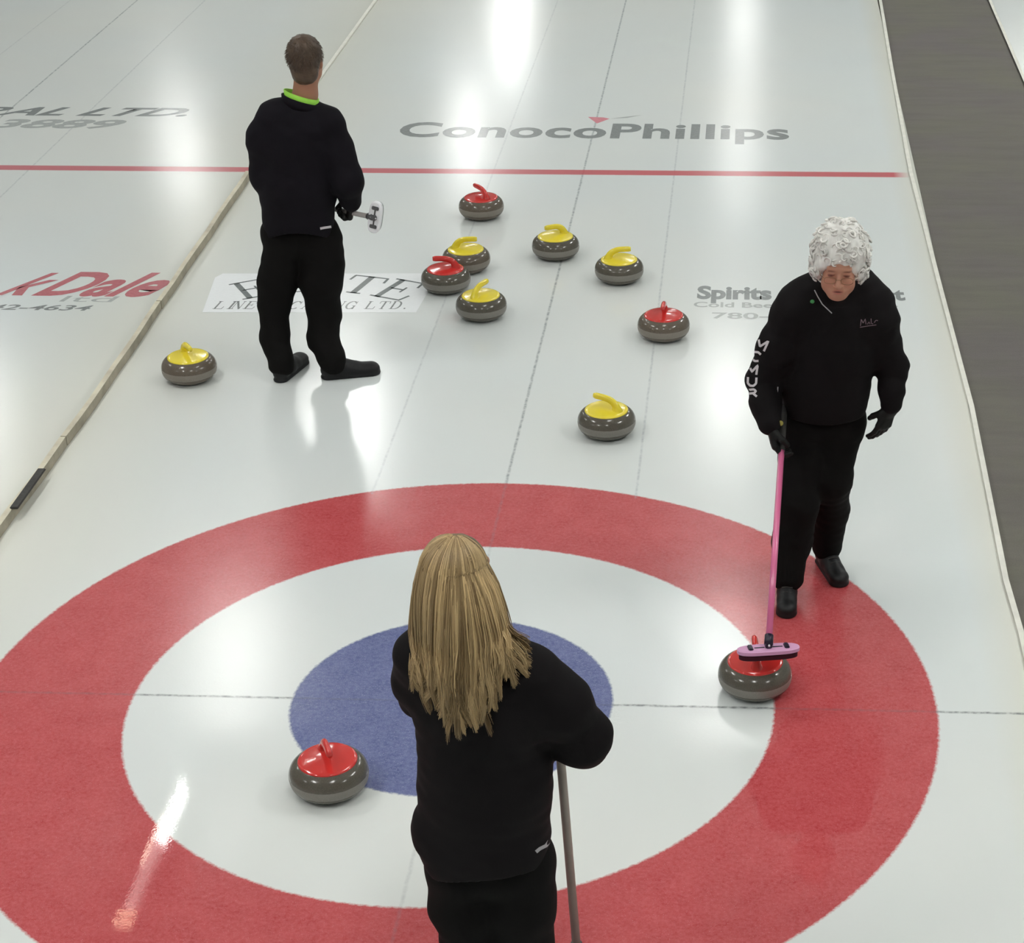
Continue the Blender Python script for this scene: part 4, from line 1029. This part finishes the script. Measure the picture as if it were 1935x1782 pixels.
# ================================================================== the blonde woman in front, back to us
def build_front():
    hc = at(866, 1088, -1.75); R = head_frame(PI-.45, .06, -.06)
    neck = at(875, 1190, -1.76); chest = at(905, 1300, -1.76); belly = at(915, 1460, -1.74); hipc = at(918, 1590, -1.74)
    shL = at(806, 1240, -1.74); elL = at(796, 1312, -1.62); wrL = at(880, 1370, -1.44)
    shR = at(1006, 1296, -1.74); elR = at(1102, 1392, -1.72); wrR = at(1010, 1395, -1.48)
    hL, hR = at(872, 1640, -1.74), at(983, 1640, -1.74)
    kL = hL+np.array([.010, .01, -.40]); kR = hR+np.array([-.005, .02, -.40]); aL = kL+np.array([0, -.02, -.36]); aR = kR+np.array([.02, -.01, -.36])
    for q in (hL, hR, kL, kR, aL, aR): pass
    zsh = float(aL[2])-.085; 
    aL[2] -= zsh; aR[2] = aL[2]; kL[2] -= zsh*.5; kR[2] = kL[2]
    heL = np.array([aL[0], aL[1]-.05, 0]); dL = norm([-.10, 1, 0]); heR = np.array([aR[0], aR[1]-.05, 0]); dR = norm([.35, 1, 0])
    J = [(neck, chest, .05, .13), (chest, belly, .13, .13), (belly, hipc, .13, .13), (chest, shL, .09, .06), (chest, shR, .09, .06),
         (shL, elL, .055, .042), (elL, wrL, .042, .028), (shR, elR, .055, .042), (elR, wrR, .042, .028),
         (hL, kL, .08, .06), (kL, aL, .06, .04), (hR, kR, .08, .06), (kR, aR, .06, .04),
         (aL, heL+dL*.16+Z3*.04, .04, .03), (aR, heR+dR*.16+Z3*.04, .04, .03)]
    J = [tuple((heL+dL*.06+Z3*.12) if q is aL else ((heR+dR*.06+Z3*.12) if q is aR else q) for q in j) for j in J]
    B = SDF(); W = head(B, hc, R, .98, jaw=.95); B.cap(W(0, -.02, -.06), neck, .050, .055, .03); body_under(B, J, .80)
    hd1, hn1, hs1 = norm([-.55, .75, .0]), norm([-.8, -.3, -.1]), norm([.1, .0, 1])
    hd2, hn2, hs2 = norm([.75, .5, .0]), norm([.1, .9, -.3]), norm([.0, -.2, 1])
    hand(B, wrR, hd1, hn1, hs1, .17, (.9, 1.2, .9), .02, .9, 1.0, .024); hand(B, wrL, hd2, hn2, hs2, .17, (.5, .7, .5), .02, .7, 1.0, .024)
    B.cut([0, 0, .02], [0, 0, -1])
    lo, hi = bounds([hc, heL, heR, elL, elR, wrR, wrL, heR+dR*.25], .2); lo[2] = .012
    wm, v = person_root(B, lo, hi, .006, None, 'woman with long blonde hair and black jacket, nearest to us, seen from behind')
    skin_tints(wm, hc, R, .98, (0.50, 0.27, 0.19), (.45, .16, .13), (.12, .06, .04)); set_origin(wm, (heL+heR)/2*np.array([1, 1, 0]))
    K = SDF()
    K.cap(at(898, 1290, -1.75), at(905, 1340, -1.75), .140, .172, .05, ((0, 1, 0), .70))
    K.cap(at(905, 1330, -1.75), at(918, 1470, -1.74), .172, .178, .05, ((0, 1, 0), .78))
    K.cap(at(918, 1470, -1.74), at(915, 1585, -1.74), .178, .190, .05, ((0, 1, 0), .82))
    K.ell(at(838, 1562, -1.74), (.085, .09, .075), .05)
    K.cap(at(882, 1215, -1.75), at(890, 1262, -1.75), .070, .110, .06)
    K.cap(at(955, 1232, -1.73), at(995, 1262, -1.73), .055, .060, .04); K.cap(at(985, 1225, -1.70), at(1000, 1232, -1.70), .026, .020, .015)
    K.chain([at(835, 1245, -1.74), shL, at(797, 1285, -1.69), elL], [.085, .080, .070, .056], .05)
    K.chain([elL, wrL], [.058, .045], .04)
    K.chain([at(950, 1290, -1.74), shR, at(1060, 1335, -1.735), elR], [.080, .088, .082, .072], .05)
    K.cap(elR, at(1106, 1408, -1.70), .076, .066, .03)
    K.chain([elR, wrR], [.072, .05], .03)
    K.fn(wrinkle(.0060, 22, 61)); K.fn(wrinkle(.0028, 60, 62))
    z0, x0 = float(at(930, 1652, -1.85)[2]), float(at(930, 1652, -1.85)[0])
    K.fn(lambda p, d: np.maximum(d, z0+.10*(p[:, 0]-x0)-.8*(p[:, 0]-x0)**2-p[:, 2]-.2*(p[:, 1]+1.85)))
    lo, hi = bounds([shL, shR, elL, elR, wrL, wrR, neck, hipc], .26)
    smesh('jacket', K, lo, hi, .0065, MAT['jacket'], wm)
    # rolled collar at the side of the neck
    pts = [at(880, 1218, -1.74)+np.array([.100*math.cos(a), .085*math.sin(a), .012-.05*math.cos(a)*.3]) for a in np.linspace(0, 2*PI, 30)]
    V, F = sweep(pts, .020, 10, flat=(.6, 1.3), cap=False); mesh('jacket_collar', V, F, MAT['jacket'], wm)
    pr = mark('jacket_print', K, [[(1013, 1610), (1020, 1604), (1032, 1598), (1039, 1588)]], 6.5, MAT['greyprint'], wm, t0=4); pr['label'] = 'slanting grey print on the hem'
    Tm = SDF()
    Tm.cap(hL+np.array([.02, 0, .04]), hR+np.array([-.02, 0, .04]), .120, .120, .05, ((0, 1, 0), .92))
    Tm.chain([hL, (hL+kL)/2+np.array([.004, 0, 0]), kL, aL], [.105, .104, .085, .085], .03)
    Tm.chain([hR, (hR+kR)/2, kR, aR], [.100, .100, .085, .085], .03)
    Tm.fn(wrinkle(.0055, 24, 71)); Tm.fn(wrinkle(.003, 70, 72)); Tm.cut([0, 0, .06], (0, 0, -1), .01)
    Tm.cut([0, 0, float(hL[2])+.12], (0, 0, 1), .01)
    lo, hi = bounds([hL, hR, aL, aR, kL, kR], .2); smesh('trousers', Tm, lo, hi, .0075, MAT['trouser'], wm)
    for he, d in ((heL, dL), (heR, dR)):
        S = shoe(SDF(), he, d, .26, .042); S.cut([0, 0, .001], (0, 0, -1), .002)
        smesh('shoe', S, *bounds([he, he+d*.27+Z3*.1], .09), .0045, MAT['shoe'], wm)
    # ---------------- long hair
    cen = W(0, -.020, .030); ax = np.array([.080, .098, .092])
    Bc = SDF(); Bc.ell(cen, (.081, .0985, .0925), .03, R)
    Bc.cap(W(0, -.045, -.02), W(.0, -.050, -.16), .078, .084, .04, (R[:, 1], .60))
    Bc.cap(W(0, -.050, -.16), at(880, 1262, -1.87), .084, .070, .04, ((0, 1, 0), .42))
    Bc.ell(W(0, .115, -.03), (.06, .07, .08), .01, R, sub=True)
    Bc.fn(lambda p, d: d+.0025*fnoise(p*np.array([1, 1, .15]), 260, 81, 7))
    hb = smesh('hair', Bc, hc-np.array([.25, .25, .50]), hc+.25, .0045, MAT['hair_strands'], wm)
    q = np.zeros(len(hb.data.vertices)*3); hb.data.vertices.foreach_get('co', q); q = q.reshape(-1, 3)
    t = np.clip(.5+.55*fnoise(q*np.array([1, 1, .12]), 190, 82, 6), 0, 1)[:, None]
    colattr(hb, 'tint', np.array([.10, .062, .026])*(1-t)+np.array([.22, .145, .070])*t)
    # locks: end points hung on the back, measured in the picture
    ends = [(778, 1280, -1.85), (790, 1262, -1.87), (800, 1302, -1.87), (812, 1310, -1.89), (822, 1320, -1.90), (835, 1328, -1.91), (846, 1352, -1.92), (856, 1372, -1.92), (866, 1362, -1.92),
            (880, 1350, -1.92), (892, 1368, -1.92), (903, 1358, -1.92), (914, 1345, -1.915), (922, 1328, -1.91), (930, 1300, -1.90), (945, 1270, -1.88), (958, 1268, -1.86), (975, 1258, -1.84), (990, 1252, -1.82), (998, 1242, -1.80)]
    E_ = np.array([at(*e) for e in ends])
    mids = [(781, 1190, -1.74), (783, 1200, -1.79), (792, 1205, -1.83), (803, 1210, -1.86), (815, 1215, -1.88), (828, 1220, -1.89), (841, 1225, -1.90), (853, 1228, -1.905), (864, 1230, -1.905),
            (876, 1230, -1.905), (888, 1228, -1.905), (899, 1225, -1.90), (909, 1220, -1.90), (918, 1214, -1.89), (927, 1208, -1.87), (936, 1200, -1.85), (943, 1192, -1.83), (949, 1186, -1.81), (954, 1180, -1.79), (957, 1172, -1.77)]
    M_ = np.array([at(*e) for e in mids])
    st = []; wd = []; cl = []
    crown = W(.004, -.045, .118)
    NS = 3200
    for i in range(NS):
        clump = RNG.integers(0, 52); off = float(np.clip(RNG.normal(), -1.7, 1.7)); rc = np.random.default_rng(1000+clump)
        s = np.clip((clump+rc.uniform(-.4, .4))/51, 0, 1); s1 = np.clip(s+off*.022, 0, 1); s2 = np.clip(s+RNG.normal()*.012, 0, 1)
        ip = lambda A, t_: np.array([np.interp(t_*(len(A)-1), range(len(A)), A[:, j]) for j in range(3)])
        m_ = ip(M_, s1)+RNG.normal(size=3)*.004; e_ = ip(E_, np.clip(clump/51+off*.010, 0, 1))+RNG.normal(size=3)*.0022
        e_[2] += rc.normal()*.022+.016*off*off+abs(RNG.normal())*.010-.034
        # root on the scalp: azimuth around the head follows s
        lm = R.T @ (m_-cen); az = math.atan2(lm[0]/ax[0], -lm[1]/ax[1]); lift = 1.03+RNG.uniform(0, .07)
        P = []
        top_az = az*(.9+.1*RNG.random()); e0 = RNG.uniform(.5, 1.5)
        # start elevation (radians above the equator), run down the skull to the equator
        for t_ in np.linspace(0, 1, 7):
            elv = e0*(1-t_)+.22*t_
            u = np.array([math.sin(top_az)*math.cos(elv), -math.cos(top_az)*math.cos(elv), math.sin(elv)])
            P.append(cen+R @ (u*ax*lift))
        q0 = P[-1]; ov = (q0-cen)*np.array([1, 1, 0]); ov = ov/np.linalg.norm(ov)
        P.append(m_*.33+q0*.67+ov*.010); P.append(m_*.68+q0*.32+ov*.007); P.append(m_)
        # lower part with a loose wave
        ph = rc.uniform(0, 6.28); am = rc.uniform(.008, .024); dirw = norm([rc.normal(), -.3, 0])
        for t_ in (.25, .5, .75, 1.0):
            q_ = m_*(1-t_)+e_*t_; q_ = q_+dirw*am*math.sin(ph+t_*4.5)*t_+np.array([0, -.012*math.sin(PI*t_), 0])
            if t_ == 1.0: q_ = q_+np.array([.005*rc.normal(), 0, .0])
            P.append(q_)
        P = np.array(P)
        Ps = spline(P, 2)
        st.append(Ps); wd.append(RNG.uniform(.0012, .0026))
        k_ = np.clip(.5+.30*rc.normal()+.12*RNG.normal(), 0, 1)
        dark, lite = np.array([.15, .092, .038]), np.array([.60, .43, .22])
        base = dark*(1-k_)+lite*k_
        tt = np.linspace(0, 1, len(Ps))[:, None]
        cl.append(base*(1+.12*np.sin(tt*7+ph)))
    tuftmesh('locks', st, wd, MAT['hair_strands'], hb, 4, cl)
    return wm, wrR, hd1, hn1
wm, fwr, fhd, fhn = build_front()
pt_ = at(1060, 1440, -1.50); pb = at(1089, 1782, -1.48); dd = norm(pb-pt_)
top_ = pt_-dd*.30; bot_ = pb+dd*((pb[2]-.045)/-dd[2])
broom('curling_broom', 'taupe grey broom shaft leaning beside the blonde woman in front', top_, bot_, .0135,
      [MAT['taupe_shaft'], MAT['rubber']], (1, .3, 0), MAT['white_plastic'], MAT['palepad'], MAT['grey_plastic'], size=(.10, .036, .02), face=(0, 0, -1))
